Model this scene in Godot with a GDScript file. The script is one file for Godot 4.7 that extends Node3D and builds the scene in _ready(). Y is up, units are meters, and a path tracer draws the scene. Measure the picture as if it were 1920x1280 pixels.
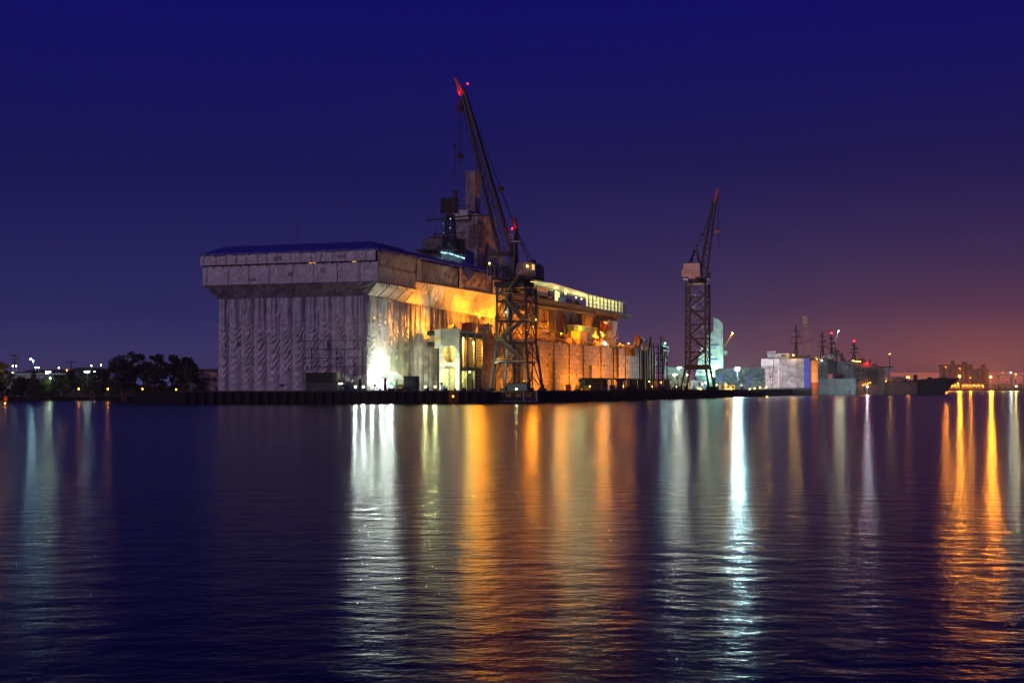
extends Node3D
# Night view over harbour water to a ship under white shrink wrap in a floating dry dock,
# with two lattice cranes on the pier, a wooded shore and more moored ships beyond.
# The yard (dock, ship, pier) has its own frame: origin at the wrapped stern corner, -z along the ship, +x to the pier.

const YAW := -0.349066
const YARD := Vector3(-39.27, 0.0, -397.0)
const WHITE := Color(0.93, 1.0, 0.95)
const SODIUM := Color(1.0, 0.58, 0.12)
const AMBER := Color(1.0, 0.74, 0.30)
const COLD := Color(0.72, 0.96, 1.0)
const LIME := Color(0.95, 1.0, 0.55)
const RED := Color(1.0, 0.06, 0.08)

var M := {}
var taken := {}
var unit_box := BoxMesh.new()
var unit_tube := CylinderMesh.new()
var unit_ball := SphereMesh.new()
var rng := RandomNumberGenerator.new()

# ---------------------------------------------------------------- helpers
func yd(v: Vector3) -> Vector3:
	return YARD + v.rotated(Vector3.UP, YAW)

func numbered(n: String) -> String:
	var k: int = taken.get(n, 0)
	taken[n] = k + 1
	return n if k == 0 else "%s_%03d" % [n, k]

func thing(called: String, label: String, category: String, at := Vector3.ZERO, turn := 0.0, group := "") -> Node3D:
	var o := Node3D.new()
	o.name = numbered(called)
	add_child(o)
	o.position = at
	o.rotation.y = turn
	o.set_meta("label", label)
	o.set_meta("category", category)
	if group != "":
		o.set_meta("group", group)
	return o

func yard_thing(called: String, label: String, category: String, at := Vector3.ZERO, turn := 0.0, group := "") -> Node3D:
	return thing(called, label, category, yd(at), YAW + turn, group)

func put(called: String, mesh: Mesh, m: Material, parent: Node3D, xf := Transform3D.IDENTITY) -> MeshInstance3D:
	var o := MeshInstance3D.new()
	o.name = numbered(called) if parent == self else called
	o.mesh = mesh
	o.material_override = m
	o.transform = xf
	parent.add_child(o, true)
	return o

func ground(called: String, mesh: Mesh, m: Material, xf := Transform3D.IDENTITY) -> MeshInstance3D:
	var o := put(called, mesh, m, self, xf)
	o.set_meta("kind", "structure")
	return o

func box(called: String, c: Vector3, s: Vector3, m: Material, parent: Node3D, turn := 0.0) -> MeshInstance3D:
	return put(called, unit_box, m, parent, Transform3D(Basis(Vector3.UP, turn) * Basis.from_scale(s), c))

func aim(a: Vector3, b: Vector3) -> Basis:
	var y := (b - a).normalized()
	var ref := Vector3.FORWARD if absf(y.y) > 0.95 else Vector3.UP
	var x := ref.cross(y).normalized()
	return Basis(x, y, x.cross(y))

func beam(called: String, a: Vector3, b: Vector3, w: float, h: float, m: Material, parent: Node3D) -> MeshInstance3D:
	return put(called, unit_box, m, parent, Transform3D(aim(a, b) * Basis.from_scale(Vector3(w, a.distance_to(b), h)), (a + b) / 2.0))

func tube(called: String, a: Vector3, b: Vector3, r: float, m: Material, parent: Node3D) -> MeshInstance3D:
	return put(called, unit_tube, m, parent, Transform3D(aim(a, b) * Basis.from_scale(Vector3(r * 2, a.distance_to(b), r * 2)), (a + b) / 2.0))

func ball(called: String, c: Vector3, s: Vector3, m: Material, parent: Node3D) -> MeshInstance3D:
	return put(called, unit_ball, m, parent, Transform3D(Basis.from_scale(s), c))

func start(smooth := false) -> SurfaceTool:
	var st := SurfaceTool.new()
	st.begin(Mesh.PRIMITIVE_TRIANGLES)
	st.set_smooth_group(0 if smooth else -1)
	return st

func done(st: SurfaceTool) -> ArrayMesh:
	st.generate_normals()
	return st.commit()

func quad(st: SurfaceTool, a: Vector3, b: Vector3, c: Vector3, d: Vector3) -> void:
	for v in [a, c, b, a, d, c]:
		st.add_vertex(v)

func st_box(st: SurfaceTool, xf: Transform3D) -> void:
	var p: Array[Vector3] = []
	for i in 8:
		p.append(xf * Vector3((i & 1) - 0.5, ((i >> 1) & 1) - 0.5, ((i >> 2) & 1) - 0.5))
	for f in [[0, 2, 3, 1], [4, 5, 7, 6], [0, 4, 6, 2], [1, 3, 7, 5], [0, 1, 5, 4], [2, 6, 7, 3]]:
		quad(st, p[f[0]], p[f[1]], p[f[2]], p[f[3]])

func st_beam(st: SurfaceTool, a: Vector3, b: Vector3, w: float) -> void:
	st_box(st, Transform3D(aim(a, b) * Basis.from_scale(Vector3(w, a.distance_to(b), w)), (a + b) / 2.0))

func st_block(st: SurfaceTool, c: Vector3, s: Vector3) -> void:
	st_box(st, Transform3D(Basis.from_scale(s), c))

# a prism over a flat outline given as x, z pairs, counter-clockwise or not
func prism(outline: PackedVector2Array, y0: float, y1: float) -> ArrayMesh:
	var o := outline.duplicate()
	if Geometry2D.is_polygon_clockwise(o):
		o.reverse()
	var st := start()
	var tri := Geometry2D.triangulate_polygon(o)
	for i in range(0, tri.size(), 3):
		var a := o[tri[i]]
		var b := o[tri[i + 1]]
		var c := o[tri[i + 2]]
		if (b - a).cross(c - a) < 0.0:
			var t := b
			b = c
			c = t
		for q in [a, b, c]:
			st.add_vertex(Vector3(q.x, y1, q.y))
		for q in [a, c, b]:
			st.add_vertex(Vector3(q.x, y0, q.y))
	for i in o.size():
		var a := o[i]
		var b := o[(i + 1) % o.size()]
		quad(st, Vector3(a.x, y0, a.y), Vector3(a.x, y1, a.y), Vector3(b.x, y1, b.y), Vector3(b.x, y0, b.y))
	return done(st)

# an upright slab over an outline in x, y with thickness along z
func slab(outline: PackedVector2Array, z0: float, z1: float) -> ArrayMesh:
	var o := outline.duplicate()
	if Geometry2D.is_polygon_clockwise(o):
		o.reverse()
	var st := start()
	var tri := Geometry2D.triangulate_polygon(o)
	for i in range(0, tri.size(), 3):
		for zi in 2:
			var z := z0 if zi == 0 else z1
			for k in ([0, 1, 2] if zi == 0 else [0, 2, 1]):
				st.add_vertex(Vector3(o[tri[i + k]].x, o[tri[i + k]].y, z))
	for i in o.size():
		var a := o[i]
		var b := o[(i + 1) % o.size()]
		quad(st, Vector3(a.x, a.y, z1), Vector3(a.x, a.y, z0), Vector3(b.x, b.y, z0), Vector3(b.x, b.y, z1))
	return done(st)

# a sheet from a function of u, v, with smooth normals
func sheet(nu: int, nv: int, f: Callable) -> ArrayMesh:
	var st := start(true)
	for i in nu + 1:
		for j in nv + 1:
			st.add_vertex(f.call(float(i) / nu, float(j) / nv))
	for i in nu:
		for j in nv:
			var a := i * (nv + 1) + j
			var b := a + nv + 1
			for k in [a, b + 1, b, a, a + 1, b + 1]:
				st.add_index(k)
	return done(st)

func lathe(profile: PackedVector2Array, n := 12) -> ArrayMesh:
	return sheet(n, profile.size() - 1, func(u: float, v: float) -> Vector3:
		var q: Vector2 = profile[int(round(v * (profile.size() - 1)))]
		return Vector3(cos(-u * TAU) * q.x, q.y, sin(-u * TAU) * q.x))

# ---------------------------------------------------------------- materials
func noise_tex(seed_: int, freq: float, lo: Color, hi: Color, kind := 0, stretch := Vector2i(1, 1), size := 256) -> ImageTexture:
	var n := FastNoiseLite.new()
	n.seed = seed_
	n.frequency = freq
	n.noise_type = FastNoiseLite.TYPE_SIMPLEX_SMOOTH if kind == 0 else FastNoiseLite.TYPE_CELLULAR
	n.fractal_octaves = 5
	var im := n.get_seamless_image(size, size)
	im.convert(Image.FORMAT_RGB8)
	if stretch != Vector2i(1, 1):
		var small: Image = im.duplicate()
		small.resize(size / stretch.x, size / stretch.y)
		small.resize(size, size, Image.INTERPOLATE_CUBIC)
		im = small
	var outi := Image.create(size, size, false, Image.FORMAT_RGB8)
	for y in size:
		for x in size:
			outi.set_pixel(x, y, lo.lerp(hi, im.get_pixel(x, y).r))
	return ImageTexture.create_from_image(outi)

func mat(called: String, linear_rgb: Color, rough: float, metal := 0.0, tex: Texture2D = null, scale := 0.1) -> StandardMaterial3D:
	var m := StandardMaterial3D.new()
	m.resource_name = called
	m.albedo_color = linear_rgb.linear_to_srgb()
	m.roughness = rough
	m.metallic = metal
	m.cull_mode = BaseMaterial3D.CULL_DISABLED
	if tex:
		m.albedo_texture = tex
		m.uv1_triplanar = true
		m.uv1_world_triplanar = true
		m.uv1_scale = Vector3.ONE * scale
	M[called] = m
	return m

func glow(called: String, c: Color, energy: float) -> void:
	var m := mat(called, Color(0.8, 0.8, 0.8), 0.4)
	m.emission_enabled = true
	m.emission = c
	m.emission_energy_multiplier = energy

func materials() -> void:
	var mottle := noise_tex(3, 0.012, Color(0.72, 0.72, 0.72), Color(1, 1, 1))
	var grime := noise_tex(5, 0.02, Color(0.45, 0.42, 0.40), Color(1, 1, 1))
	var streak := noise_tex(9, 0.03, Color(0.34, 0.27, 0.23), Color(1, 1, 1), 0, Vector2i(1, 10))
	var strake := noise_tex(14, 0.03, Color(0.24, 0.19, 0.17), Color(1.1, 1.1, 1.1), 0, Vector2i(8, 1))
	mat("wrap", Color(0.70, 0.67, 0.68), 0.36, 0.0, mottle, 0.06)
	mat("wrap_clean", Color(0.74, 0.74, 0.72), 0.42, 0.0, mottle, 0.09)
	mat("wrap_dull", Color(0.50, 0.48, 0.50), 0.55, 0.0, grime, 0.05)
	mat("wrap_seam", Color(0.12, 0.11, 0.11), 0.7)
	mat("tarp", Color(0.045, 0.055, 0.50), 0.5, 0.0, mottle, 0.07)
	for i in 4:
		mat("steel_%d" % i, [Color(0.32, 0.25, 0.22), Color(0.28, 0.22, 0.20), Color(0.35, 0.28, 0.24), Color(0.30, 0.235, 0.215)][i], 0.62, 0.0, [strake, streak, strake, grime][i], [0.05, 0.06, 0.043, 0.05][i])
	mat("steel_dark", Color(0.05, 0.045, 0.045), 0.7, 0.0, grime, 0.2)
	mat("hull_grey", Color(0.30, 0.29, 0.29), 0.6, 0.0, streak, 0.05)
	mat("hull_brown", Color(0.34, 0.27, 0.22), 0.62, 0.0, streak, 0.07)
	mat("ship_grey", Color(0.20, 0.20, 0.21), 0.6, 0.0, grime, 0.1)
	mat("ship_dark", Color(0.05, 0.05, 0.055), 0.7, 0.0, grime, 0.15)
	mat("white_paint", Color(0.66, 0.66, 0.62), 0.5, 0.0, mottle, 0.2)
	mat("cream_paint", Color(0.60, 0.58, 0.44), 0.55, 0.0, grime, 0.15)
	mat("yellow_paint", Color(0.60, 0.42, 0.04), 0.5)
	mat("green_paint", Color(0.10, 0.26, 0.12), 0.5, 0.0, mottle, 0.3)
	mat("mint_paint", Color(0.34, 0.52, 0.40), 0.5, 0.0, mottle, 0.2)
	mat("orange_paint", Color(0.60, 0.13, 0.03), 0.5)
	mat("blue_paint", Color(0.03, 0.08, 0.35), 0.5)
	mat("crane_paint", Color(0.018, 0.019, 0.022), 0.5, 0.2)
	mat("crane_light", Color(0.07, 0.08, 0.09), 0.45, 0.3)
	mat("black_rubber", Color(0.015, 0.015, 0.016), 0.7)
	mat("concrete", Color(0.10, 0.095, 0.09), 0.85, 0.0, grime, 0.08)
	mat("quay", Color(0.030, 0.028, 0.027), 0.9, 0.0, grime, 0.1)
	mat("soil", Color(0.022, 0.022, 0.018), 0.95, 0.0, grime, 0.05)
	mat("timber", Color(0.05, 0.04, 0.03), 0.85, 0.0, streak, 0.3)
	mat("rope", Color(0.03, 0.03, 0.03), 0.8)
	mat("wall_pale", Color(0.60, 0.56, 0.57), 0.7, 0.0, grime, 0.08)
	mat("wall_yellow", Color(0.55, 0.50, 0.30), 0.7, 0.0, grime, 0.08)
	mat("silo_wall", Color(0.42, 0.38, 0.34), 0.8, 0.0, streak, 0.02)
	mat("window_dark", Color(0.02, 0.02, 0.025), 0.15)
	mat("rust", Color(0.20, 0.07, 0.03), 0.8, 0.0, grime, 0.2)
	mat("teal_steel", Color(0.16, 0.26, 0.32), 0.55, 0.0, grime, 0.12)
	mat("leaf_dark", Color(0.030, 0.048, 0.022), 0.8)
	mat("leaf_mid", Color(0.045, 0.085, 0.028), 0.75)
	mat("bark", Color(0.05, 0.04, 0.03), 0.9)
	glow("glow_white", WHITE, 26.0)
	glow("glow_sodium", SODIUM, 26.0)
	glow("glow_amber", AMBER, 22.0)
	glow("glow_cold", COLD, 30.0)
	glow("glow_cold_soft", COLD, 5.0)
	glow("glow_lime", LIME, 14.0)
	glow("glow_red", RED, 20.0)
	# water: dark, nearly smooth, with computed ripples as its normal map
	var n := FastNoiseLite.new()
	n.seed = 21
	n.frequency = 0.0068
	n.fractal_octaves = 6
	n.fractal_gain = 0.6
	var im := n.get_seamless_image(2048, 2048)
	im.convert(Image.FORMAT_RGBA8)
	im.bump_map_to_normal_map(4.0)
	var w := mat("water", Color(0.004, 0.005, 0.010), 0.175)
	w.metallic_specular = 0.14
	w.normal_enabled = true
	w.normal_texture = ImageTexture.create_from_image(im)
	w.normal_scale = 0.62
	w.uv1_triplanar = true
	w.uv1_world_triplanar = true
	w.uv1_scale = Vector3(1.0 / 40.0, 1.0 / 30.0, 1.0 / 26.0)

# ---------------------------------------------------------------- lamps
# a bulb is a small glowing ball with a light of the same size and colour in it
func bulb(at: Vector3, kind: String, c: Color, energy: float, parent: Node3D, size := 0.44) -> MeshInstance3D:
	var b := put("bulb", unit_ball, M["glow_" + kind], parent, Transform3D(Basis(Vector3.UP, -parent.rotation.y) * Basis.from_scale(Vector3.ONE * size / parent.scale.x), at))
	if energy > 0.0:
		var l := OmniLight3D.new()
		l.name = "lamp_light"
		l.light_color = c
		l.light_energy = energy
		l.light_size = size / 2.0
		l.omni_range = 400.0
		l.omni_attenuation = 2.0
		l.shadow_enabled = true
		l.position = at
		parent.add_child(l, true)
	return b

# a floodlight: a hooded box with a glowing lens and a spot light in front of the lens
func flood(at: Vector3, target: Vector3, kind: String, c: Color, energy: float, angle: float, parent: Node3D) -> void:
	var d := (target - at).normalized()
	var head := Node3D.new()
	head.name = "flood_head"
	parent.add_child(head, true)
	beam("housing", at - d * 0.5, at - d * 0.05, 0.7, 0.55, M.steel_dark, head)
	put("lens", unit_box, M["glow_" + kind], head, Transform3D(aim(at, target) * Basis.from_scale(Vector3(0.44, 0.06, 0.4)), at - d * 0.01))
	var l := SpotLight3D.new()
	l.name = "flood_light"
	l.light_color = c
	l.light_energy = energy
	l.light_size = 0.2
	l.spot_range = 400.0
	l.spot_attenuation = 2.0
	l.spot_angle = angle
	l.spot_angle_attenuation = 0.8
	l.shadow_enabled = true
	l.position = at + d * 0.12
	l.basis = Basis.looking_at(d, Vector3.UP if absf(d.y) < 0.95 else Vector3.RIGHT)
	parent.add_child(l, true)

# a lamp post: base, pole, arm and a head of one to four bulbs; TOP is where the bulbs sit
func lamp_post(called: String, label: String, top: Vector3, foot_y: float, kind: String, c: Color, energy: float, heads := 1, group := "lamp posts of the harbour", size := 0.44) -> Node3D:
	var t := thing(called, label, "lamp post", Vector3(top.x, foot_y, top.z), 0.0, group)
	var h := top.y - foot_y
	tube("pole", Vector3.ZERO, Vector3(0, h + 0.35, 0), 0.13 if h < 20.0 else 0.28, M.crane_light, t)
	box("base", Vector3(0, 0.2, 0), Vector3(0.6, 0.4, 0.6), M.concrete, t)
	box("head_bracket", Vector3(0, h + 0.42, 0), Vector3(0.5 + 0.55 * mini(heads, 4), 0.14, 0.4), M.crane_light, t)
	for i in heads:
		var per := mini(heads, 4)
		var x := (i % per - (per - 1) / 2.0) * (size + 0.06)
		bulb(Vector3(x, h - (i / per) * (size + 0.06), 0.42), kind, c, energy / heads, t, size)
	return t

func rail(a: Vector3, b: Vector3, m: Material, parent: Node3D, h := 1.2, every := 2.0) -> void:
	var st := start()
	var n := maxi(1, int(a.distance_to(b) / every))
	for i in n + 1:
		var p := a.lerp(b, float(i) / n)
		st_beam(st, p, p + Vector3(0, h, 0), 0.09)
	st_beam(st, a + Vector3(0, h, 0), b + Vector3(0, h, 0), 0.1)
	st_beam(st, a + Vector3(0, h * 0.5, 0), b + Vector3(0, h * 0.5, 0), 0.08)
	put("guard_rail", done(st), m, parent)

# ---------------------------------------------------------------- sky
func sky_colour(az: float, el: float) -> Color:
	var stops := [[0.0, Color8(64, 63, 116)], [3.0, Color8(39, 40, 95)], [8.4, Color8(21, 22, 83)], [15.0, Color8(13, 12, 100)], [32.0, Color8(10, 10, 84)], [90.0, Color8(8, 8, 60)]]
	var c: Color = stops[5][1]
	for i in 5:
		if el <= stops[i + 1][0]:
			c = (stops[i][1] as Color).lerp(stops[i + 1][1], clampf((el - stops[i][0]) / (stops[i + 1][0] - stops[i][0]), 0, 1))
			break
	# the glow of the town low in the air to the right
	var d := wrapf(az - 19.0, -180.0, 180.0)
	var g := exp(-d * d / (2.0 * 10.5 * 10.5)) * exp(-maxf(el, 0.0) / 3.6)
	c.r += g * 120.0 / 255.0
	c.g += g * 34.0 / 255.0
	c.b += g * -38.0 / 255.0
	return c.srgb_to_linear()

func make_sky() -> Sky:
	var w := 1024
	var h := 512
	var im := Image.create(w, h, false, Image.FORMAT_RGBF)
	for y in h:
		var el := 90.0 - (y + 0.5) / h * 180.0
		for x in w:
			im.set_pixel(x, y, sky_colour((x + 0.5) / w * 360.0, maxf(el, 0.0)))
	var m := PanoramaSkyMaterial.new()
	m.panorama = ImageTexture.create_from_image(im)
	var s := Sky.new()
	s.sky_material = m
	return s

func view_and_light() -> void:
	var cam := Camera3D.new()
	cam.name = "camera"
	cam.position = Vector3(0, 4.2, 0)
	cam.rotation.x = atan(87.0 / 2750.0)
	cam.fov = rad_to_deg(2.0 * atan(640.0 / 2750.0))
	cam.near = 0.5
	cam.far = 9000.0
	add_child(cam)
	var e := Environment.new()
	e.background_mode = Environment.BG_SKY
	e.sky = make_sky()
	e.tonemap_mode = Environment.TONE_MAPPER_LINEAR
	e.tonemap_exposure = 1.0
	e.fog_enabled = true
	e.fog_density = 0.00012
	e.fog_light_color = Color(1.0, 0.94, 0.9)
	e.sdfgi_enabled = true
	e.ssao_enabled = true
	e.ssil_enabled = true
	var we := WorldEnvironment.new()
	we.name = "environment"
	we.environment = e
	add_child(we)
	# the last light of dusk and the town behind the camera: very weak, very soft
	var sun := DirectionalLight3D.new()
	sun.name = "dusk_light"
	sun.light_color = Color(1.0, 0.84, 0.98)
	sun.light_energy = 0.15
	sun.light_angular_distance = 24.0
	sun.shadow_enabled = true
	sun.rotation_degrees = Vector3(-20, -52, 0)
	sun.sky_mode = DirectionalLight3D.SKY_MODE_LIGHT_ONLY
	add_child(sun)

# ---------------------------------------------------------------- the setting
func setting() -> void:
	var plane := PlaneMesh.new()
	plane.size = Vector2(12000, 12000)
	ground("water", plane, M.water, Transform3D(Basis.IDENTITY, Vector3(0, 0, -3000)))
	# the quay round the dock and the long pier, in the yard frame
	var yard := Transform3D(Basis(Vector3.UP, YAW), YARD)
	var q := PackedVector2Array([Vector2(-53, 31.5), Vector2(-41, 27), Vector2(-1.3, 12.7), Vector2(35.4, -0.7), Vector2(39, -14), Vector2(39, -470), Vector2(14.5, -470), Vector2(14.5, -34), Vector2(14.5, 0.6), Vector2(-53, 0.6)])
	var quay := ground("quay", prism(q, -3.0, 3.1), M.quay, yard)
	# timber fender piles along its face
	for i in 34:
		var p := Vector2(-41, 27).lerp(Vector2(35.4, -0.7), (i + 0.5) / 34.0)
		box("fender_pile", Vector3(p.x + 0.12, 0.9, p.y + 0.42), Vector3(0.5, 4.0, 0.5), M.timber, quay, 0.35)
	for i in 60:
		box("fender_pile", Vector3(39.3, 0.9, -16.0 - i * 5.0), Vector3(0.5, 4.0, 0.5), M.timber, quay)
	# cap beam of the quay
	beam("cap_beam", Vector3(-41, 3.2, 27.2), Vector3(35.5, 3.2, -0.5), 0.5, 0.5, M.concrete, quay)
	beam("cap_beam", Vector3(39.1, 3.2, -14.5), Vector3(39.1, 3.2, -469), 0.5, 0.5, M.concrete, quay)
	# wooded shore on the left
	var shore := PackedVector2Array([Vector2(-330, -460), Vector2(-190, -486), Vector2(-120, -482), Vector2(-104, -470), Vector2(-96, -520), Vector2(-80, -1100), Vector2(-900, -1100), Vector2(-900, -430)])
	ground("shore", prism(shore, -3.0, 1.3), M.soil)
	# ground behind the pier and the far shore on the right
	var yard_land := PackedVector2Array([Vector2(60, -640), Vector2(122, -705), Vector2(128, -806), Vector2(150, -1300), Vector2(-70, -1300), Vector2(-70, -700)])
	ground("yard_ground", prism(yard_land, -3.0, 2.4), M.quay)
	var far := PackedVector2Array([Vector2(-200, -1310), Vector2(330, -1310), Vector2(420, -1900), Vector2(640, -2300), Vector2(2400, -2300), Vector2(2400, -4200), Vector2(-200, -4200)])
	ground("far_shore", prism(far, -3.0, 3.0), M.soil)
	var far2 := PackedVector2Array([Vector2(-3200, -1400), Vector2(-200, -1400), Vector2(-200, -4200), Vector2(-3200, -4200)])
	ground("far_shore", prism(far2, -3.0, 3.0), M.soil)

# ---------------------------------------------------------------- the wrapped ship
var ripple := FastNoiseLite.new()

# a hanging plastic sheet: P foot of its left edge, ALONG its width, OUT the way it faces
func curtain(p: Vector3, along: Vector3, width: float, top0: float, top1: float, out: Vector3, swag: float, seed_: int) -> ArrayMesh:
	var hh := top0 - p.y
	var h1 := fposmod(sin(seed_ * 12.9898) * 43758.5, 1.0)
	var h2 := fposmod(sin(seed_ * 78.233) * 12543.1, 1.0)
	var h3 := fposmod(sin(seed_ * 39.425) * 9341.7, 1.0)
	var rows := 150 if swag > 0.5 else 90
	return sheet(18, rows, func(u: float, v: float) -> Vector3:
		var top := lerpf(top0, top1, u)
		var y := lerpf(top, p.y, v)
		var s := v * hh
		var uu := pow(u, lerpf(0.75, 1.35, h1))
		var bow := 4.0 * uu * (1.0 - uu)
		var jx := ripple.get_noise_3d(u * width * 3.0 + seed_ * 31.0, s * 1.2, 0.0)
		var jy := ripple.get_noise_3d(u * width * 6.0 + seed_ * 31.0, s * 4.0, 9.0)
		var d := 0.85 * bow * (1.0 - 0.3 * v)
		var ph := (s - (3.4 + 2.6 * h2 - 2.4 * v) * bow + jx * 1.6) / (1.6 + 1.0 * h3)
		var low := smoothstep(0.10 + 0.14 * h3, 0.30 + 0.16 * h3, v) * (1.0 - 0.8 * smoothstep(0.34 + 0.3 * h1, 0.95, v)) * (0.55 + 0.6 * h2)
		d += swag * low * 0.21 * sin(ph * TAU)
		d += (0.4 + 0.6 * swag) * (1.0 - smoothstep(0.05, 0.5, v)) * 0.24 * sin((u * (2.4 + sin(seed_ * 1.7)) + jx * 0.35) * TAU)
		d += 0.022 * jy + 0.035 * (1.0 - 0.6 * swag) * sin((s / 0.9 + jx * 1.5) * TAU) * smoothstep(0.3, 0.6, v)
		return p + along * (u * width + jx * 0.04) + Vector3(0, y - p.y, 0) + out * d)

func panel(a: Vector3, b: Vector3, c: Vector3, d: Vector3, out: Vector3, rough: float, seed_: int, slant := 0.0) -> ArrayMesh:
	# a taut sheet a-b along the bottom, d-c along the top, slightly rumpled
	return sheet(16, 10, func(u: float, v: float) -> Vector3:
		var q := a.lerp(b, u).lerp(d.lerp(c, u), v)
		var edge := minf(1.0, 4.0 * minf(minf(u, 1.0 - u), minf(v, 1.0 - v)) + 0.25)
		var n := ripple.get_noise_3d(u * 40.0 + seed_ * 17.0, v * 22.0 + u * slant, seed_ * 5.0)
		return q + out * (n * rough * edge))

func shroud() -> void:
	ripple.seed = 77
	ripple.frequency = 0.16
	ripple.fractal_octaves = 3
	var t := yard_thing("containment_shroud", "huge white plastic shroud hung in folds round the docked ship, blue tarp roof", "shroud")
	var base := 3.15
	# stern face: hanging sheets side by side
	var xs := [-46.2]
	var x := -42.9
	while x < -2.0:
		xs.append(x)
		x += 4.03
	xs.append(0.0)
	for i in xs.size() - 1:
		var w: float = xs[i + 1] - xs[i]
		put("curtain", curtain(Vector3(xs[i], base, 0), Vector3.RIGHT, w, 29.1, 29.1, Vector3(0, 0, 1), 1.0 if w > 3.0 else 0.25, i + 1), M.wrap, t)
	# starboard side: gathered sheets near the corner, tauter ones beyond
	var n_side := 25
	for i in n_side:
		var z := -0.05 - i * 3.88
		var y0 := 29.05 + z * 0.021
		put("curtain", curtain(Vector3(0.0, base, z), Vector3(0, 0, -1), 3.88, y0, 29.05 + (z - 3.88) * 0.021, Vector3.RIGHT, 1.0 if i < 7 else (0.22 if i < 15 else 0.1), 40 + i), M.wrap if i < 7 else M.wrap_dull, t)
	# port side, plain
	for i in 12:
		put("curtain", curtain(Vector3(-46.2, base, -0.05 - i * 8.1), Vector3(0, 0, -1), 8.1, 29.0, 29.0, Vector3.LEFT, 0.1, 80 + i), M.wrap, t)
	# dark seam under the flare
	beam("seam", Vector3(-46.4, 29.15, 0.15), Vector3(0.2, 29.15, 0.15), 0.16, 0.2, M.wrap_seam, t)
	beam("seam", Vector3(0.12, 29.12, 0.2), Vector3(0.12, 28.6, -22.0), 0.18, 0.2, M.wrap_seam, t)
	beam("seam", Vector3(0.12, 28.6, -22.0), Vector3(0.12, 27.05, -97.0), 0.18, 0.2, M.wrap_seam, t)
	# flare on the stern
	for i in 7:
		var a := -46.2 + i * 46.2 / 7.0
		var b := a + 46.2 / 7.0
		var fa := -50.2 + i * 54.4 / 7.0
		var fb := fa + 54.4 / 7.0
		put("flare_sheet", panel(Vector3(a, 29.2, 0.1), Vector3(b, 29.2, 0.1), Vector3(fb, 33.0, 2.2), Vector3(fa, 33.0, 2.2), Vector3(0, -0.5, 0.87), 0.35, 100 + i), M.wrap_dull, t)
	# flare on the starboard side: a low one under the boxed corner, then a taller one
	for i in 4:
		var z := 0.1 - i * 5.9
		var z2 := z - 5.9
		var zt := 2.2 if i == 0 else z
		put("flare_sheet", panel(Vector3(0.1, 29.1 + z * 0.021, z), Vector3(0.1, 29.1 + z2 * 0.021, z2), Vector3(4.2, 32.7, z2), Vector3(4.2, 32.9, zt), Vector3(0.87, -0.5, 0), 0.5, 110 + i, 9.0), M.wrap_clean, t)
		tube("batten", Vector3(0.35, 29.1 + z2 * 0.021, z2), Vector3(4.35, 32.7, z2), 0.09, M.wrap_seam, t)
	for i in 12:
		var z := -23.5 - i * 6.1
		var z2 := z - 6.1
		put("flare_sheet", panel(Vector3(0.1, 29.05 + z * 0.021, z), Vector3(0.1, 29.05 + z2 * 0.021, z2), Vector3(3.9, 34.6, z2 + 1.6), Vector3(3.9, 34.6, z + 1.6), Vector3(0.87, -0.5, 0), 0.62, 130 + i, 14.0), M.wrap_clean, t)
	# overhanging stern box: lower and upper band of sheets with a dark slot between
	for i in 9:
		var a := -50.2 + i * 54.4 / 9.0
		var b := a + 54.4 / 9.0 - 0.08
		put("wall_sheet", panel(Vector3(a, 33.0, 2.2), Vector3(b, 33.0, 2.2), Vector3(b, 38.15, 2.2), Vector3(a, 38.15, 2.2), Vector3(0, 0, 1), 0.10, 160 + i), M.wrap, t)
		put("wall_sheet", panel(Vector3(a - 0.4, 38.55, 2.75), Vector3(b - 0.4, 38.55, 2.75), Vector3(b - 0.4, 41.45, 2.75), Vector3(a - 0.4, 41.45, 2.75), Vector3(0, 0, 1), 0.09, 180 + i), M.wrap, t)
	rng.seed = 17
	for i in 17:
		var lx := -49.6 + i * 3.35 + rng.randf() * 0.8
		tube("lashing", Vector3(lx, 41.3, 2.95), Vector3(lx + rng.randf_range(-0.5, 0.5), 38.5, 2.95), 0.05, M.wrap_seam, t)
		if i % 2 == 0:
			tube("lashing", Vector3(lx + 0.7, 38.1, 2.4), Vector3(lx + rng.randf_range(0.2, 1.2), 33.0, 2.4), 0.05, M.wrap_seam, t)
	for i in 11:
		var w := rng.randf_range(0.8, 3.0)
		var yy: float = 39.9 if i % 3 == 0 else rng.randf_range(34.2, 37.0)
		box("patch", Vector3(rng.randf_range(-48.0, 1.0), yy, 2.95 if i % 3 == 0 else 2.34), Vector3(w, rng.randf_range(0.5, 1.7), 0.03), M.wrap_clean if i % 2 == 0 else M.wrap_dull, t)
	for i in 14:
		var px: float = -44.0 + i * 3.2 + rng.randf()
		box("patch", Vector3(px, rng.randf_range(8.0, 27.0), 1.02), Vector3(rng.randf_range(0.2, 0.7), rng.randf_range(0.3, 1.6), 0.04), M.wrap_clean, t)
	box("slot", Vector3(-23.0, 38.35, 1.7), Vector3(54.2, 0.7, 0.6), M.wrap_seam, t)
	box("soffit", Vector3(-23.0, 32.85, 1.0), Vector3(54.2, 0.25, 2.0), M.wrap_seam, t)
	for i in 19:
		box("scaffold_tube", Vector3(-49.5 + i * 2.85, 38.3, 2.5), Vector3(0.16, 0.9, 0.16), M.wrap_seam, t)
		box("scaffold_tube", Vector3(-49.8 + i * 2.75, 32.4, 2.0 - (i % 3) * 0.2), Vector3(0.12, 0.9 + (i % 2) * 0.5, 0.12), M.wrap_seam, t)
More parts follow.
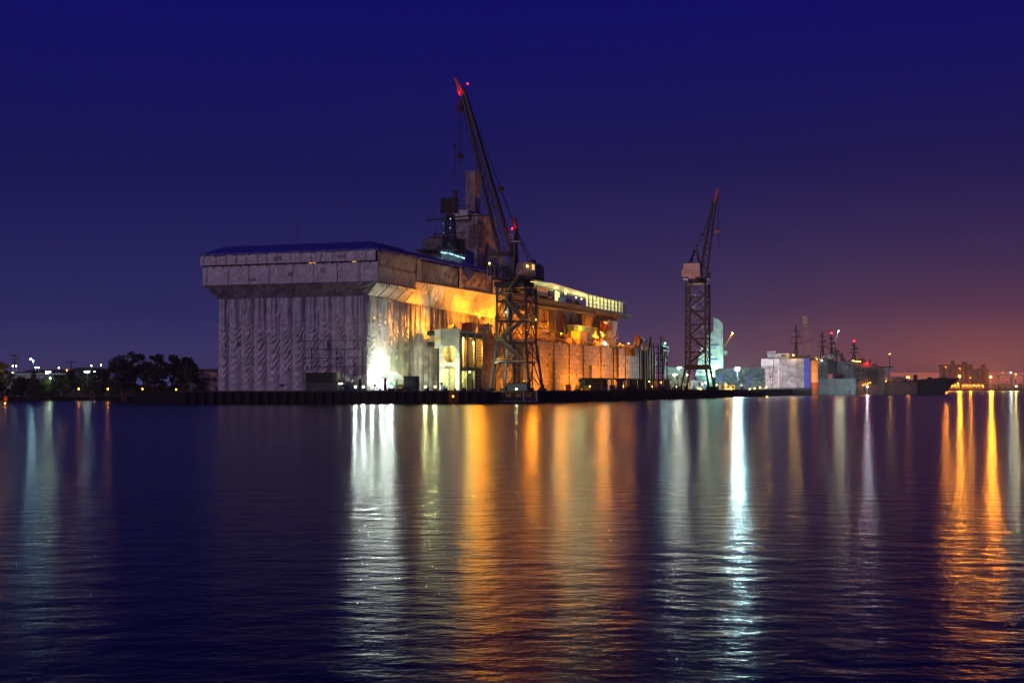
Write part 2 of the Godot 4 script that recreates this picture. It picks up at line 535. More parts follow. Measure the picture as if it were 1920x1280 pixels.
	for xx in [-15.6, -2.9]:
		box("slot_lamp", Vector3(xx, 38.36, 2.2), Vector3(2.0 if xx < -10.0 else 1.2, 0.2, 0.2), M.glow_amber_soft, t)
	# starboard boxed corner
	for i in 5:
		var z := 2.6 - i * 5.1
		put("wall_sheet", panel(Vector3(4.3, 32.7, z), Vector3(4.3, 32.6, z - 5.02), Vector3(4.3, 41.2, z - 5.02), Vector3(4.3, 41.3, z), Vector3.RIGHT, 0.25, 200 + i), M.wrap, t)
	for yy in [40.0, 37.4, 36.9]:
		beam("batten", Vector3(4.45, yy, 2.6), Vector3(4.45, yy - 0.25, -22.8), 0.12, 0.16, M.wrap_clean if yy > 38.0 else M.wrap_seam, t)
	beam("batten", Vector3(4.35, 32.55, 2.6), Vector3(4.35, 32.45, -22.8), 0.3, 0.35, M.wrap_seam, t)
	for i in 14:
		box("scaffold_tube", Vector3(4.1, 32.1, 1.6 - i * 1.75), Vector3(0.12, 1.0 + 0.4 * (i % 2), 0.12), M.wrap_seam, t)
	# the sections behind it, a little set back, with pale flaps between
	var secs := [[-26.4, -55.6], [-58.4, -84.6], [-87.4, -97.0]]
	for k in 3:
		var z0: float = secs[k][0]
		var z1: float = secs[k][1]
		var n := maxi(1, int((z0 - z1) / 7.0))
		for i in n:
			var a := lerpf(z0, z1, float(i) / n)
			var b := lerpf(z0, z1, (i + 1.0) / n) + 0.06
			put("wall_sheet", panel(Vector3(3.9, 35.1, a), Vector3(3.9, 35.1, b), Vector3(3.9, 40.7, b), Vector3(3.9, 40.7, a), Vector3.RIGHT, 0.5, 220 + k * 9 + i), M.wrap_dull, t)
	for zz in [[-23.0, -26.4, 4.5], [-55.7, -58.3, 4.3], [-84.7, -87.3, 4.3]]:
		put("flap", panel(Vector3(zz[2], 34.9, zz[0]), Vector3(zz[2], 34.9, zz[1]), Vector3(zz[2], 41.1, zz[1] + 0.7), Vector3(zz[2], 41.1, zz[0]), Vector3.RIGHT, 0.3, 260 + int(zz[0])), M.wrap_clean, t)
	for z in [-59.0, -88.0]:
		var st := start()
		for s in 2:
			var o := 4.35 + s * 0.06
			for v in ([Vector3(o, 41.0, z), Vector3(o, 40.9, z - 11.0), Vector3(o, 37.2, z - 4.0)] if s == 0 else [Vector3(o, 41.0, z), Vector3(o, 37.2, z - 4.0), Vector3(o, 40.9, z - 11.0)]):
				st.add_vertex(v)
		put("tarp_flap", done(st), M.tarp, t)
	beam("deck_edge", Vector3(3.9, 34.75, -23.4), Vector3(3.9, 34.75, -97.2), 0.6, 0.5, M.hull_brown, t)
	# end of the wrap across the ship
	put("cross_sheet", panel(Vector3(3.9, 28.0, -97.1), Vector3(-46.0, 28.0, -97.1), Vector3(-46.0, 41.0, -97.1), Vector3(3.9, 41.0, -97.1), Vector3(0, 0, -1), 0.3, 300), M.wrap_dull, t)
	# blue tarpaulin roof in strips, sagging between its frames
	for i in 16:
		var z0 := 3.0 - i * 6.3
		var z1 := z0 - 6.3
		var e0 := 41.5 if i < 4 else 41.0
		put("roof_tarp", sheet(34, 6, func(u: float, v: float) -> Vector3:
			var z := lerpf(z0, z1, v)
			var xx := lerpf(-50.8, 4.5, u)
			var side := clampf(minf((xx + 50.8) / 4.6, (4.5 - xx) / 4.6), 0.0, 1.0)
			var front := clampf((3.0 - z) / 4.8, 0.0, 1.0)
			var y := e0 + 2.7 * minf(side, front)
			y += ripple.get_noise_3d(xx * 2.2, z * 2.2, 3.0) * 0.28 * minf(1.0, minf(side, front) * 3.0)
			return Vector3(xx, y, z)), M.tarp, t)
	for i in 9:
		var a := -51.0 + i * 6.17
		put("tarp_hem", sheet(14, 2, func(u: float, v: float) -> Vector3:
			var xx := a + u * 6.3
			return Vector3(xx, 41.75 - v * (0.45 + 0.5 * ripple.get_noise_3d(xx * 3.0, 0.0, 40.0)), 3.08 + 0.12 * ripple.get_noise_3d(xx * 6.0, v * 4.0, 50.0))), M.tarp, t)
	for i in 15:
		var a := 3.0 - i * 6.4
		put("tarp_hem", sheet(14, 2, func(u: float, v: float) -> Vector3:
			var zz := a - u * 6.5
			return Vector3(4.75 + 0.12 * ripple.get_noise_3d(zz * 6.0, v * 4.0, 60.0), 41.6 - v * (0.55 + 0.9 * ripple.get_noise_3d(zz * 2.0, 0.0, 70.0)), zz)), M.tarp, t)
	tube("whip_aerial", Vector3(-23.5, 43.9, -4), Vector3(-23.5, 50.0, -4), 0.1, M.wrap_seam, t)
	# scaffolding standing against the right half of the stern sheets
	var m: Material = M.scaffold
	for i in 8:
		tube("scaffold_tube", Vector3(-19.0 + i * 2.55, 3.1, 0.85), Vector3(-19.0 + i * 2.55, 17.0 - (i % 3) * 1.5, 0.85), 0.06, m, t)
	for j in 6:
		tube("scaffold_tube", Vector3(-19.4, 5.4 + j * 2.35, 0.9), Vector3(-1.0, 5.4 + j * 2.35, 0.9), 0.06, m, t)
	for k in 7:
		var a := Vector3(-19.0 + k * 2.55, 5.4 + (k % 2) * 2.35, 0.95)
		tube("scaffold_tube", a, a + Vector3(2.55 if k < 5 else -2.55, 4.7, 0), 0.05, m, t)

func ship() -> void:
	var t := yard_thing("amphibious_ship", "bare grey hull and flight deck of the docked ship, island mast rising over the shroud", "ship")
	# hull beyond the shroud as a loft; it narrows to the bow at the far end
	var half := func(z: float, y: float) -> float:
		var k := clampf((-z - 205.0) / 58.0, 0.0, 1.0)
		var flare := clampf((y - 6.0) / 28.0, 0.0, 1.0)
		return 23.0 * (1.0 - pow(k, 2.0 + 2.6 * flare) * (1.0 - 0.30 * flare))
	for side in 2:
		put("hull_side", sheet(40, 10, func(u: float, v: float) -> Vector3:
			var y := lerpf(4.5, 34.8, v)
			var z := lerpf(-97.3, -261.0 - 4.0 * v, u)
			var w: float = half.call(z, y)
			return Vector3(-23.0 + (w if side == 0 else -w), y, z)), M.hull_brown, t)
	box("keel_block", Vector3(-23.0, 3.9, -160.0), Vector3(6, 1.4, 190), M.timber, t)
	# flight deck
	var deck := PackedVector2Array([Vector2(3.6, -97.5), Vector2(3.6, -250), Vector2(1.5, -264), Vector2(-47.5, -264), Vector2(-49.6, -250), Vector2(-49.6, -97.5)])
	put("flight_deck", prism(deck, 34.9, 36.2), M.ship_dark, t)
	# plates on the bare side, each its own piece
	for i in 11:
		for j in 3:
			var z := -98.2 - i * 10.2
			box("hull_plate", Vector3(0.08, 23.2 + j * 4.15, z - 5.0), Vector3(0.16, 4.05, 10.0), M["steel_%d" % ((i * 3 + j * 5) % 4)], t)
	# sponson and catwalk under the deck edge
	box("catwalk", Vector3(2.2, 33.4, -150), Vector3(2.6, 0.35, 104), M.ship_grey, t)
	rail(Vector3(3.4, 33.6, -99), Vector3(3.4, 33.6, -200), M.ship_grey, t, 1.1, 3.0)
	for i in 15:
		var z := -206.0 - i * 3.3
		beam("deck_bracket", Vector3(-1.6 - i * 0.32, 32.0, z), Vector3(3.4 - maxf(0.0, i - 8) * 0.55, 34.8, z - 1.4), 0.22, 0.34, M.wrap_dull, t)
	# staging tubes along the bare side
	for j in 6:
		tube("staging_tube", Vector3(0.75, 21.4 + j * 2.1, -98.0), Vector3(0.75, 21.3 + j * 2.1, -138.0 if j > 2 else -205.0), 0.09, M.scaffold, t)
	for i in 22:
		tube("staging_tube", Vector3(0.8, 20.4, -99.0 - i * 4.9), Vector3(0.8, 32.8 if i < 8 else 26.0, -99.0 - i * 4.9), 0.09, M.scaffold, t)
		if i % 3 == 1:
			box("staging_plank", Vector3(1.0, 23.5 + (i % 4) * 2.1, -99.0 - i * 4.9), Vector3(0.7, 0.12, 5.6), M.cream_paint, t)
		if i % 4 == 2:
			box("fan_trunk", Vector3(0.7, 26.0 + (i % 3) * 2.0, -101.0 - i * 4.9), Vector3(0.9, 1.5, 1.3), [M.hull_brown, M.ship_grey, M.rust][i % 3], t)
	for i in 9:
		tube("side_pipe", Vector3(0.4, 20.8, -103.0 - i * 11.3), Vector3(0.4, 33.5, -103.0 - i * 11.3), 0.2, M.rust if i % 2 == 0 else M.ship_grey, t)
	# openings in the side: doors with dark recesses behind standing frames
	for d in [[-121.0, 30.6, 3.0, 4.2], [-128.5, 30.4, 4.6, 5.2], [-108.0, 29.4, 3.2, 2.4]]:
		box("doorway", Vector3(0.24, d[1], d[0]), Vector3(0.14, d[3], d[2]), M.window_dark, t)
		for s in [-1, 1]:
			box("door_frame", Vector3(0.36, d[1], d[0] + s * d[2] / 2), Vector3(0.4, d[3], 0.3), M.hull_brown, t)
		box("door_frame", Vector3(0.4, d[1] + d[3] / 2, d[0]), Vector3(0.5, 0.3, d[2] + 0.3), M.hull_brown, t)
	# lift opening, lit teal inside
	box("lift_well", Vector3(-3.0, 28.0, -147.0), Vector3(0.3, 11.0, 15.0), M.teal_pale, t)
	for s in [-1, 1]:
		box("lift_jamb", Vector3(0.5, 28.2, -147.0 + s * 8.4), Vector3(2.0, 12.6, 2.0), M.ship_dark, t)
	box("lift_head", Vector3(0.9, 33.6, -147.0), Vector3(2.6, 1.6, 19.0), M.ship_dark, t)
	# sloping sponson under the island
	beam("sponson", Vector3(2.4, 30.9, -100.0), Vector3(2.4, 30.3, -124.0), 3.2, 0.5, M.hull_brown, t)
	for i in 6:
		beam("sponson_strut", Vector3(0.2, 26.6, -101.0 - i * 4.4), Vector3(3.6, 30.4, -101.0 - i * 4.4), 0.25, 0.25, M.hull_brown, t)
	for j in 4:
		beam("louvre", Vector3(3.0, 31.4 + j * 0.6, -100.5), Vector3(3.0, 31.2 + j * 0.6, -119.0), 0.18, 0.24, M.hull_brown, t)
	# platform with a row of green bins near the bow
	box("bin_platform", Vector3(2.6, 24.4, -186.0), Vector3(5.0, 0.5, 34.0), M.green_paint, t)
	for i in 6:
		box("bin", Vector3(3.6, 26.3, -172.0 - i * 5.2), Vector3(2.6, 3.1, 4.2), M.green_paint, t)
		box("bin_lid", Vector3(3.8, 28.0, -172.0 - i * 5.2), Vector3(2.9, 0.3, 4.4), M.mint_paint, t)
	# scaffold tower with sheets at the bow
	for i in 5:
		for s in 2:
			tube("bow_scaffold", Vector3(-1.0 + s * 4.0, 20.0, -214.0 - i * 5.0), Vector3(-1.0 + s * 3.0, 33.0 - i * 0.5, -214.0 - i * 5.0), 0.14, M.yellow_paint, t)
		for j in 4:
			tube("bow_scaffold", Vector3(3.0, 21.5 + j * 3.0, -214.0 - i * 5.0), Vector3(3.0, 24.0 + j * 3.0, -219.0 - i * 5.0), 0.12, M.cream_paint, t)
			tube("bow_scaffold", Vector3(3.1, 22.0 + j * 3.0, -213.0 - i * 5.0), Vector3(3.1, 22.0 + j * 3.0, -219.0 - i * 5.0), 0.12, M.cream_paint, t)
	box("bow_hoist", Vector3(3.6, 29.6, -216.0), Vector3(2.0, 3.6, 5.0), M.orange_paint, t)
	put("bow_sheet", panel(Vector3(1.6, 20.5, -222), Vector3(-1.5, 20.5, -246), Vector3(-0.5, 32.5, -250), Vector3(2.6, 32.5, -224), Vector3.RIGHT, 0.7, 320, 8.0), M.wrap_dull, t)
	# island: bridge block, funnel base, lattice mast, radar
	box("bridge_block", Vector3(-10.0, 45.6, -76.0), Vector3(8.0, 4.6, 20.0), M.ship_grey, t)
	box("bridge_block", Vector3(-10.0, 49.6, -74.5), Vector3(6.6, 4.2, 12.0), M.ship_grey, t)
	box("bridge_wing", Vector3(-7.0, 47.6, -64.5), Vector3(13.0, 0.5, 3.0), M.ship_dark, t)
	box("director", Vector3(-9.0, 52.0, -72.0), Vector3(4.4, 0.8, 6.0), M.ship_dark, t)
	box("searchlight_box", Vector3(-6.5, 50.2, -82.5), Vector3(2.4, 5.0, 3.6), M.ship_dark, t)
	for i in 10:
		box("deck_locker", Vector3(-6.4 - (i % 3), 48.4 + (i % 2) * 0.6, -66.6 - i * 2.0), Vector3(1.6, 1.4 + (i % 4) * 0.5, 1.2), M.ship_dark if i % 2 == 0 else M.ship_grey, t)
	for s in [[-1, -1], [1, -1], [-1, 1], [1, 1]]:
		beam("mast_leg", Vector3(-8.2 + s[0] * 1.5, 50.0, -78.6 + s[1] * 1.5), Vector3(-8.2 + s[0] * 0.9, 60.5, -78.6 + s[1] * 0.9), 0.5, 0.5, M.ship_dark, t)
	for j in 6:
		box("mast_platform", Vector3(-8.2, 51.2 + j * 1.75, -78.6), Vector3(3.6 - j * 0.2, 0.3, 3.6 - j * 0.2), M.ship_dark, t)
		beam("mast_brace", Vector3(-9.6, 50.4 + j * 1.6, -77.2), Vector3(-6.8, 52.0 + j * 1.6, -77.2), 0.2, 0.2, M.ship_dark, t)
	beam("yardarm", Vector3(-16.4, 58.6, -78.0), Vector3(-2.2, 59.6, -78.6), 0.5, 0.5, M.ship_dark, t)
	beam("yardarm", Vector3(-14.0, 54.1, -78.0), Vector3(-2.6, 54.4, -78.6), 0.3, 0.3, M.ship_dark, t)
	for i in 5:
		tube("aerial", Vector3(-15.8 + i * 1.7, 58.6, -78.0), Vector3(-15.8 + i * 1.7, 60.2 + (i % 2), -78.0), 0.1, M.ship_dark, t)
	beam("gangway_boom", Vector3(-3.8, 59.7, -79.0), Vector3(2.5, 60.4, -86.0), 0.5, 0.4, M.ship_dark, t)
	var rp := put("radar_panel", slab(PackedVector2Array([Vector2(-3.1, -2.4), Vector2(3.0, -2.6), Vector2(3.2, 2.4), Vector2(-2.8, 2.4)]), -0.35, 0.35), M.radar, t, Transform3D(Basis(Vector3.UP, 0.34), Vector3(-8.4, 63.3, -78.6)))
	for i in 3:
		box("rib", Vector3(-2.0 + i * 2.0, 0, 0.45), Vector3(0.14, 4.6, 0.2), M.ship_dark, rp)
	tube("radar_post", Vector3(-8.2, 60.2, -78.6), Vector3(-8.2, 61.2, -78.6), 0.7, M.ship_dark, t)
	box("mast_head", Vector3(-6.6, 66.6, -79.4), Vector3(0.9, 2.0, 0.9), M.ship_dark, t)
	box("mast_head", Vector3(-6.6, 67.8, -79.4), Vector3(1.9, 0.4, 1.4), M.ship_dark, t)
	for i in 12:
		bulb(Vector3(-5.6, 47.0 - absf(i - 4) * 0.06, -65.0 - i * 1.75), "cold_soft", COLD, 8.0 if i % 4 == 1 else 0.0, t, 0.2 + 0.1 * (i % 3))
	for i in 4:
		bulb(Vector3(-9.6 + (i % 2) * 2.4, 54.2 + i * 1.5, -76.4), "cold_soft", COLD, 0.0, t, 0.2)
	for i in 9:
		tube("aerial", Vector3(-12.0 + i * 0.9, 51.6, -69.0 - (i % 3) * 4.0), Vector3(-12.0 + i * 0.9, 53.4 + (i % 4) * 0.7, -69.0 - (i % 3) * 4.0), 0.09, M.ship_dark, t)
	rail(Vector3(-6.0, 47.9, -66.0), Vector3(-6.0, 47.9, -86.0), M.ship_grey, t, 1.2, 2.0)
	rail(Vector3(-6.7, 51.7, -68.6), Vector3(-6.7, 51.7, -80.4), M.ship_grey, t, 1.2, 2.0)
	for i in 8:
		box("bridge_window", Vector3(-6.66, 50.4, -69.6 - i * 1.3), Vector3(0.08, 0.8, 0.9), M.window_dark, t)
	for s in [-1.0, 1.0]:
		beam("stay_wire", Vector3(-8.2, 60.5, -78.6), Vector3(-8.2 + s * 5.0, 48.0, -78.6 - s * 9.0), 0.1, 0.1, M.rope, t)
		beam("stay_wire", Vector3(-8.2, 60.5, -78.6), Vector3(-6.0, 48.0, -78.6 + s * 12.0), 0.1, 0.1, M.rope, t)
	# sheeted funnel and after mast
	var sd: Material = M.wrap_dull
	put("funnel_sheet", panel_box(-12.0, -3.9, -92.0, -111.0, 41.0, 62.0, 0.92, 400), sd, t)
	put("mast_sheet", panel_box(-10.8, -7.4, -98.5, -104.0, 62.0, 77.5, 0.97, 402), sd, t)
	put("ledge_sheet", panel_box(-12.8, -7.0, -91.4, -99.0, 60.2, 63.4, 1.0, 404), M.wrap, t)
	put("ledge_sheet", panel_box(-7.0, -3.4, -92.0, -98.0, 50.8, 58.4, 1.0, 406), M.wrap_seam_light, t)
	put("tarp_flap", panel(Vector3(-6.0, 44.5, -86.5), Vector3(-5.0, 43.5, -93.5), Vector3(-5.0, 48.6, -93.5), Vector3(-6.0, 50.0, -86.5), Vector3.RIGHT, 0.3, 330), M.tarp, t)
	put("tarp_flap", panel(Vector3(-3.4, 52.0, -100), Vector3(-3.4, 50.0, -112), Vector3(-3.4, 44.0, -112), Vector3(-3.4, 42.8, -100), Vector3.RIGHT, 0.3, 331), M.tarp, t)
	for i in 7:
		tube("guard_rail", Vector3(-12.6 + i * 1.0, 63.4, -91.4), Vector3(-12.6 + i * 1.0, 64.6, -91.4), 0.08, M.ship_dark, t)
	tube("guard_rail", Vector3(-12.8, 64.6, -91.4), Vector3(-3.0, 64.8, -91.4), 0.1, M.ship_dark, t)
	# enclosure on the forward flight deck: roof, posts, back wall of sheets and lamps inside
	for i in 12:
		var z := -194.5 - i * 5.25
		box("enclosure_post", Vector3(3.2 - maxf(0.0, i - 9) * 0.5, 38.6, z), Vector3(0.26, 4.8, 0.34), M.ship_dark, t)
		if i < 11:
			var o := maxf(0.0, i - 9) * 0.5
			put("enclosure_sheet", panel(Vector3(2.0 - o, 36.3, z - 0.3), Vector3(2.0 - o, 36.3, z - 4.95), Vector3(2.0 - o, 40.9, z - 4.95), Vector3(2.0 - o, 40.9, z - 0.3), Vector3.RIGHT, 0.16, 340 + i), M.enclosure_sheet, t)
	for yy in [37.6, 39.2]:
		beam("girt", Vector3(2.5, yy, -196.0), Vector3(2.5, yy, -236.0), 0.1, 0.14, M.ship_grey, t)
	put("enclosure_roof", sheet(3, 12, func(u: float, v: float) -> Vector3:
		var z := lerpf(-146.0, -254.0, v)
		var k := clampf((-z - 150.0) / 46.0, 0.0, 1.0)
		return Vector3(lerpf(3.9 - 1.2 * maxf(0.0, v - 0.9) * 10.0, -16.0, u), lerpf(41.2, 43.4, u) + (1.0 - k) * 1.2 - 0.5 * v, z)), M.wrap_dull, t)
	box("screen_wall", Vector3(-9.0, 39.4, -171.0), Vector3(0.3, 6.2, 48.0), M.enclosure_sheet, t)
	for i in 4:
		box("enclosure_post", Vector3(-5.0, 39.0, -152.0 - i * 12.0), Vector3(0.5, 5.6, 0.5), M.ship_dark, t)
	box("deck_locker", Vector3(0.4, 38.0, -150.0), Vector3(4.0, 3.6, 8.0), M.blue_paint, t)
	box("deck_locker", Vector3(0.2, 37.4, -174.0), Vector3(3.0, 2.2, 9.0), M.blue_paint, t)
	ball("deck_drum", Vector3(0.4, 37.0, -186.0), Vector3(3.4, 3.2, 6.0), M.ship_dark, t)
	for i in 10:
		ball("deck_bundle", Vector3(1.6 - (i % 3), 36.9 + (i % 2) * 0.7, -101.0 - i * 5.0), Vector3(4.5, 3.2 + (i % 3) * 0.9, 6.5), M.ship_dark, t)
	box("deck_shelter", Vector3(1.4, 38.6, -137.0), Vector3(4.0, 2.6, 13.0), M.blue_paint, t)
	for i in 4:
		box("shelter_pane", Vector3(3.46, 39.5, -132.8 - i * 3.0), Vector3(0.08, 1.7, 1.9), M.wrap_clean, t)
	# lamps inside the enclosure: behind the translucent sheets, and under the roof of its open half
	for i in 6:
		bulb(Vector3(-3.4 - i * 0.4, 40.2, -199.0 - i * 8.6), "lime", Color(1.0, 1.0, 0.68), 60.0, t, 0.4)
	for i in 4:
		bulb(Vector3(-4.6, 41.2, -153.0 - i * 12.0), "lime", Color(1.0, 1.0, 0.68), 34.0, t, 0.36)

# a closed sheeted tower block with rumpled faces
func panel_box(x0: float, x1: float, z0: float, z1: float, y0: float, y1: float, taper: float, seed_: int) -> ArrayMesh:
	var cx := (x0 + x1) / 2.0
	var cz := (z0 + z1) / 2.0
	var ring := [Vector2(x0, z0), Vector2(x1, z0), Vector2(x1, z1), Vector2(x0, z1)]
	var st := start()
	var n := 10
	var rows := 12
	var pt := func(side: int, u: float, v: float) -> Vector3:
		var q: Vector2 = (ring[side] as Vector2).lerp(ring[(side + 1) % 4], u)
		var k := lerpf(1.0, taper, v)
		var d := ripple.get_noise_3d(u * 26.0 + seed_ * 7.0 + side * 40.0, v * (y1 - y0) * 1.1, seed_) * 0.45 * minf(1.0, 6.0 * minf(u, 1.0 - u))
		var o := [Vector2(0, 1), Vector2(1, 0), Vector2(0, -1), Vector2(-1, 0)][side] as Vector2
		return Vector3(cx + (q.x - cx) * k + o.x * d, lerpf(y0, y1, v), cz + (q.y - cz) * k + o.y * d)
	for side in 4:
		for i in n:
			for j in rows:
				quad(st, pt.call(side, float(i) / n, float(j) / rows), pt.call(side, (i + 1.0) / n, float(j) / rows), pt.call(side, (i + 1.0) / n, (j + 1.0) / rows), pt.call(side, float(i) / n, (j + 1.0) / rows))
	quad(st, pt.call(0, 0, 1), pt.call(1, 0, 1), pt.call(2, 0, 1), pt.call(3, 0, 1))
	return done(st)

# ---------------------------------------------------------------- the floating dry dock
func dock() -> void:
	var t := yard_thing("floating_dry_dock", "long rust-brown dry dock wall lit orange, white portal tower at its near end", "dry dock")
	box("pontoon", Vector3(-18.8, 0.7, -134.0), Vector3(66.2, 4.6, 269.0), M.steel_dark, t)
	# solid wing wall behind the plates
	box("wing_wall", Vector3(8.4, 11.6, -161.5), Vector3(6.8, 17.1, 209.0), M.steel_dark, t)
	box("wing_wall", Vector3(-54.0, 11.6, -150.0), Vector3(4.0, 17.1, 230.0), M.steel_dark, t)
	# shell plates: narrow strakes above, broader ones below
	var rows := [3.2, 5.4, 7.6, 9.4, 11.2, 12.9, 14.5, 16.0, 17.5, 20.15]
	for i in 11:
		for j in rows.size() - 1:
			var z: float = -57.2 - i * 19.2 + [0.0, 6.4, 12.8][j % 3]
			if i == 0 and j % 3 > 0:
				z = -57.2
			var proud: float = [0.10, 0.07, 0.12, 0.08][(i * 3 + j * 2) % 4]
			var s := Vector3(proud, rows[j + 1] - rows[j] - 0.13, 19.04 if i > 0 or j % 3 == 0 else 19.04 - [0.0, 6.4, 12.8][j % 3])
			box("shell_plate", Vector3(11.8 + proud / 2, (rows[j + 1] + rows[j]) / 2, z - s.z / 2 - 0.08), s, M["steel_%d" % ((i * 7 + j * 3 + (i * j) % 3) % 4)], t)
	for i in 12:
		box("frame_rib", Vector3(12.0, 11.6, -66.8 - i * 19.2 + (i % 3) * 1.7), Vector3(0.3, 17.0, 0.24), M.steel_dark, t)
	# ladders, draught-mark stems and discharge holes
	for z in [-87.0, -124.0, -168.0, -205.0]:
		var hi := 20.0 if z < -200.0 else (13.5 if z > -160.0 else 12.5)
		for s in [-1, 1]:
			box("ladder_stile", Vector3(12.2, 3.2 + (hi - 3.2) / 2, z + s * 0.8), Vector3(0.3, hi - 3.2, 0.22), M.steel_dark, t)
		for j in int((hi - 3.2) / 0.8):
			box("rung", Vector3(12.2, 3.6 + j * 0.8, z), Vector3(0.14, 0.16, 1.6), M.steel_dark, t)
	for p in [[-118.0, 12.0], [-160.0, 14.2], [-186.0, 12.8], [-207.0, 13.0], [-120.0, 15.6], [-150.0, 9.0]]:
		tube("discharge_port", Vector3(11.9, p[1], p[0]), Vector3(12.3, p[1], p[0]), 0.32, M.steel_dark, t)
	tube("vent_pipe", Vector3(13.6, 3.2, -86.0), Vector3(13.6, 18.4, -86.0), 0.75, M.steel_dark, t)
	# grey stiffened end of the wall
	for i in 5:
		box("stiffener", Vector3(12.2, 11.6, -246.0 - i * 4.2), Vector3(0.7, 17.0, 0.9), M.ship_grey if i > 1 else M.steel_dark, t)
	box("grey_panel", Vector3(12.0, 11.6, -256.0), Vector3(0.3, 16.9, 20.0), M.hull_grey, t)
	# ---- open end bay: white portal facing the water and lit slots on its side
	var wp: Material = M.white_paint
	box("tower_head", Vector3(9.0, 19.3, -37.6), Vector3(6.0, 4.6, 1.0), M.portal_grey, t)
	box("tower_head", Vector3(5.6, 18.9, -37.4), Vector3(0.9, 5.0, 1.3), wp, t)
	box("tower_shelf", Vector3(5.2, 18.6, -37.2), Vector3(1.9, 0.5, 1.6), M.yellow_paint, t)
	box("tower_head", Vector3(4.9, 20.2, -37.3), Vector3(1.4, 2.2, 1.4), wp, t)
	box("tower_head", Vector3(4.9, 17.0, -37.3), Vector3(1.4, 2.4, 1.4), wp, t)
	box("column", Vector3(6.15, 10.05, -37.5), Vector3(1.1, 13.9, 1.0), wp, t)
	box("column", Vector3(11.3, 10.05, -37.5), Vector3(1.4, 13.9, 1.0), wp, t)
	box("crossbeam", Vector3(8.65, 11.1, -37.5), Vector3(3.9, 1.1, 0.96), wp, t)
	box("crossbeam", Vector3(8.65, 16.75, -37.5), Vector3(3.9, 0.6, 0.94), M.portal_grey, t)
	for g in [[6.7, 11.65, 1, 1], [10.6, 11.65, -1, 1], [6.7, 10.55, 1, -1], [10.6, 10.55, -1, -1], [6.7, 16.45, 1, -1], [10.6, 16.45, -1, -1]]:
		var c := 0.95
		put("gusset", slab(PackedVector2Array([Vector2(g[0], g[1]), Vector2(g[0] + g[2] * c, g[1]), Vector2(g[0], g[1] + g[3] * c)]), -37.95, -37.06), wp, t)
	put("gusset", slab(PackedVector2Array([Vector2(12.0, 17.0), Vector2(10.2, 17.0), Vector2(12.0, 14.2)]), -36.98, -36.9), M.portal_grey, t)
	for y in [20.2, 17.0]:
		tube("fender", Vector3(4.3, y, -37.0), Vector3(1.9, y, -37.0), 0.62, M.black_rubber, t)
		tube("fender_ring", Vector3(3.0, y, -37.0), Vector3(2.6, y, -37.0), 0.85, M.black_rubber, t)
		tube("fender_ring", Vector3(4.3, y, -37.0), Vector3(3.8, y, -37.0), 0.85, M.black_rubber, t)
	# bay behind the portal
	box("bay_floor", Vector3(8.4, 10.0, -47.5), Vector3(6.6, 0.4, 18.6), M.portal_grey, t)
	box("bay_roof", Vector3(8.4, 20.6, -47.5), Vector3(7.2, 0.5, 19.6), M.portal_grey, t)
	box("bay_wall", Vector3(5.4, 11.7, -47.5), Vector3(0.3, 16.4, 18.6), M.cream_paint, t)
	for i in 3:
		box("bay_column", Vector3(7.4 + (i % 2) * 1.6, 11.6, -41.0 - i * 5.0), Vector3(0.8, 16.0, 0.8), M.cream_paint, t)
	tube("bay_brace", Vector3(9.6, 5.0, -44.0), Vector3(9.6, 9.6, -50.0), 0.25, M.cream_paint, t)
	rail(Vector3(6.8, 10.3, -38.4), Vector3(10.6, 10.3, -38.4), M.yellow_paint, t, 1.3, 0.9)
	rail(Vector3(11.6, 10.3, -38.4), Vector3(11.6, 10.3, -55.5), M.yellow_paint, t, 1.3, 1.4)
	rail(Vector3(6.7, 4.2, -37.2), Vector3(10.6, 4.2, -37.2), M.white_paint, t, 1.6, 0.9)
	box("locker", Vector3(7.2, 4.1, -36.6), Vector3(0.7, 1.6, 0.7), M.blue_paint, t)
	# side of the bay: posts, beams and chamfered slot corners
	for z in [-38.4, -43.4, -49.6, -56.4]:
		box("bay_post", Vector3(11.75, 11.7, z), Vector3(0.5, 17.0, 1.1), M.steel_2, t)
	box("bay_beam", Vector3(11.7, 19.7, -47.4), Vector3(0.44, 1.3, 18.6), M.steel_dark, t)
	box("bay_beam", Vector3(11.7, 9.7, -47.4), Vector3(0.44, 1.0, 18.6), M.steel_1, t)
	box("bay_sheet", Vector3(11.66, 6.2, -52.9), Vector3(0.4, 6.0, 7.2), M.steel_0, t)
	for zc in [[-38.95, -42.85], [-43.95, -49.05], [-50.15, -55.85]]:
		for yy in [[10.25, 1], [19.0, -1]]:
			for s in 2:
				var z0: float = zc[s]
				var dz := (-0.9 if s == 0 else 0.9)
				var st := start()
				for xx in [11.5, 11.9]:
					st.add_vertex(Vector3(xx, yy[0], z0))
					st.add_vertex(Vector3(xx, yy[0], z0 + dz))
					st.add_vertex(Vector3(xx, yy[0] + yy[1] * 1.1, z0))
				put("gusset", done(st), M.steel_1, t)
	for i in 9:
		box("rung", Vector3(11.9, 11.0 + i * 0.95, -53.5), Vector3(0.12, 0.12, 4.6), M.yellow_paint, t)
	bulb(Vector3(9.4, 18.6, -40.2), "amber", AMBER, 110.0, t)
	bulb(Vector3(10.6, 17.6, -46.4), "lime", LIME, 150.0, t, 0.48)
	bulb(Vector3(10.4, 17.8, -52.0), "amber", SODIUM, 190.0, t)
	bulb(Vector3(9.6, 8.9, -42.0), "lime", LIME, 110.0, t)
	bulb(Vector3(9.6, 9.0, -51.0), "lime", LIME, 70.0, t)
	# ---- machinery, cabins and rails along the top of the wall
	rail(Vector3(11.8, 20.3, -38.0), Vector3(11.8, 20.3, -262.0), M.yellow_paint, t, 1.2, 2.4)
	rng.seed = 5
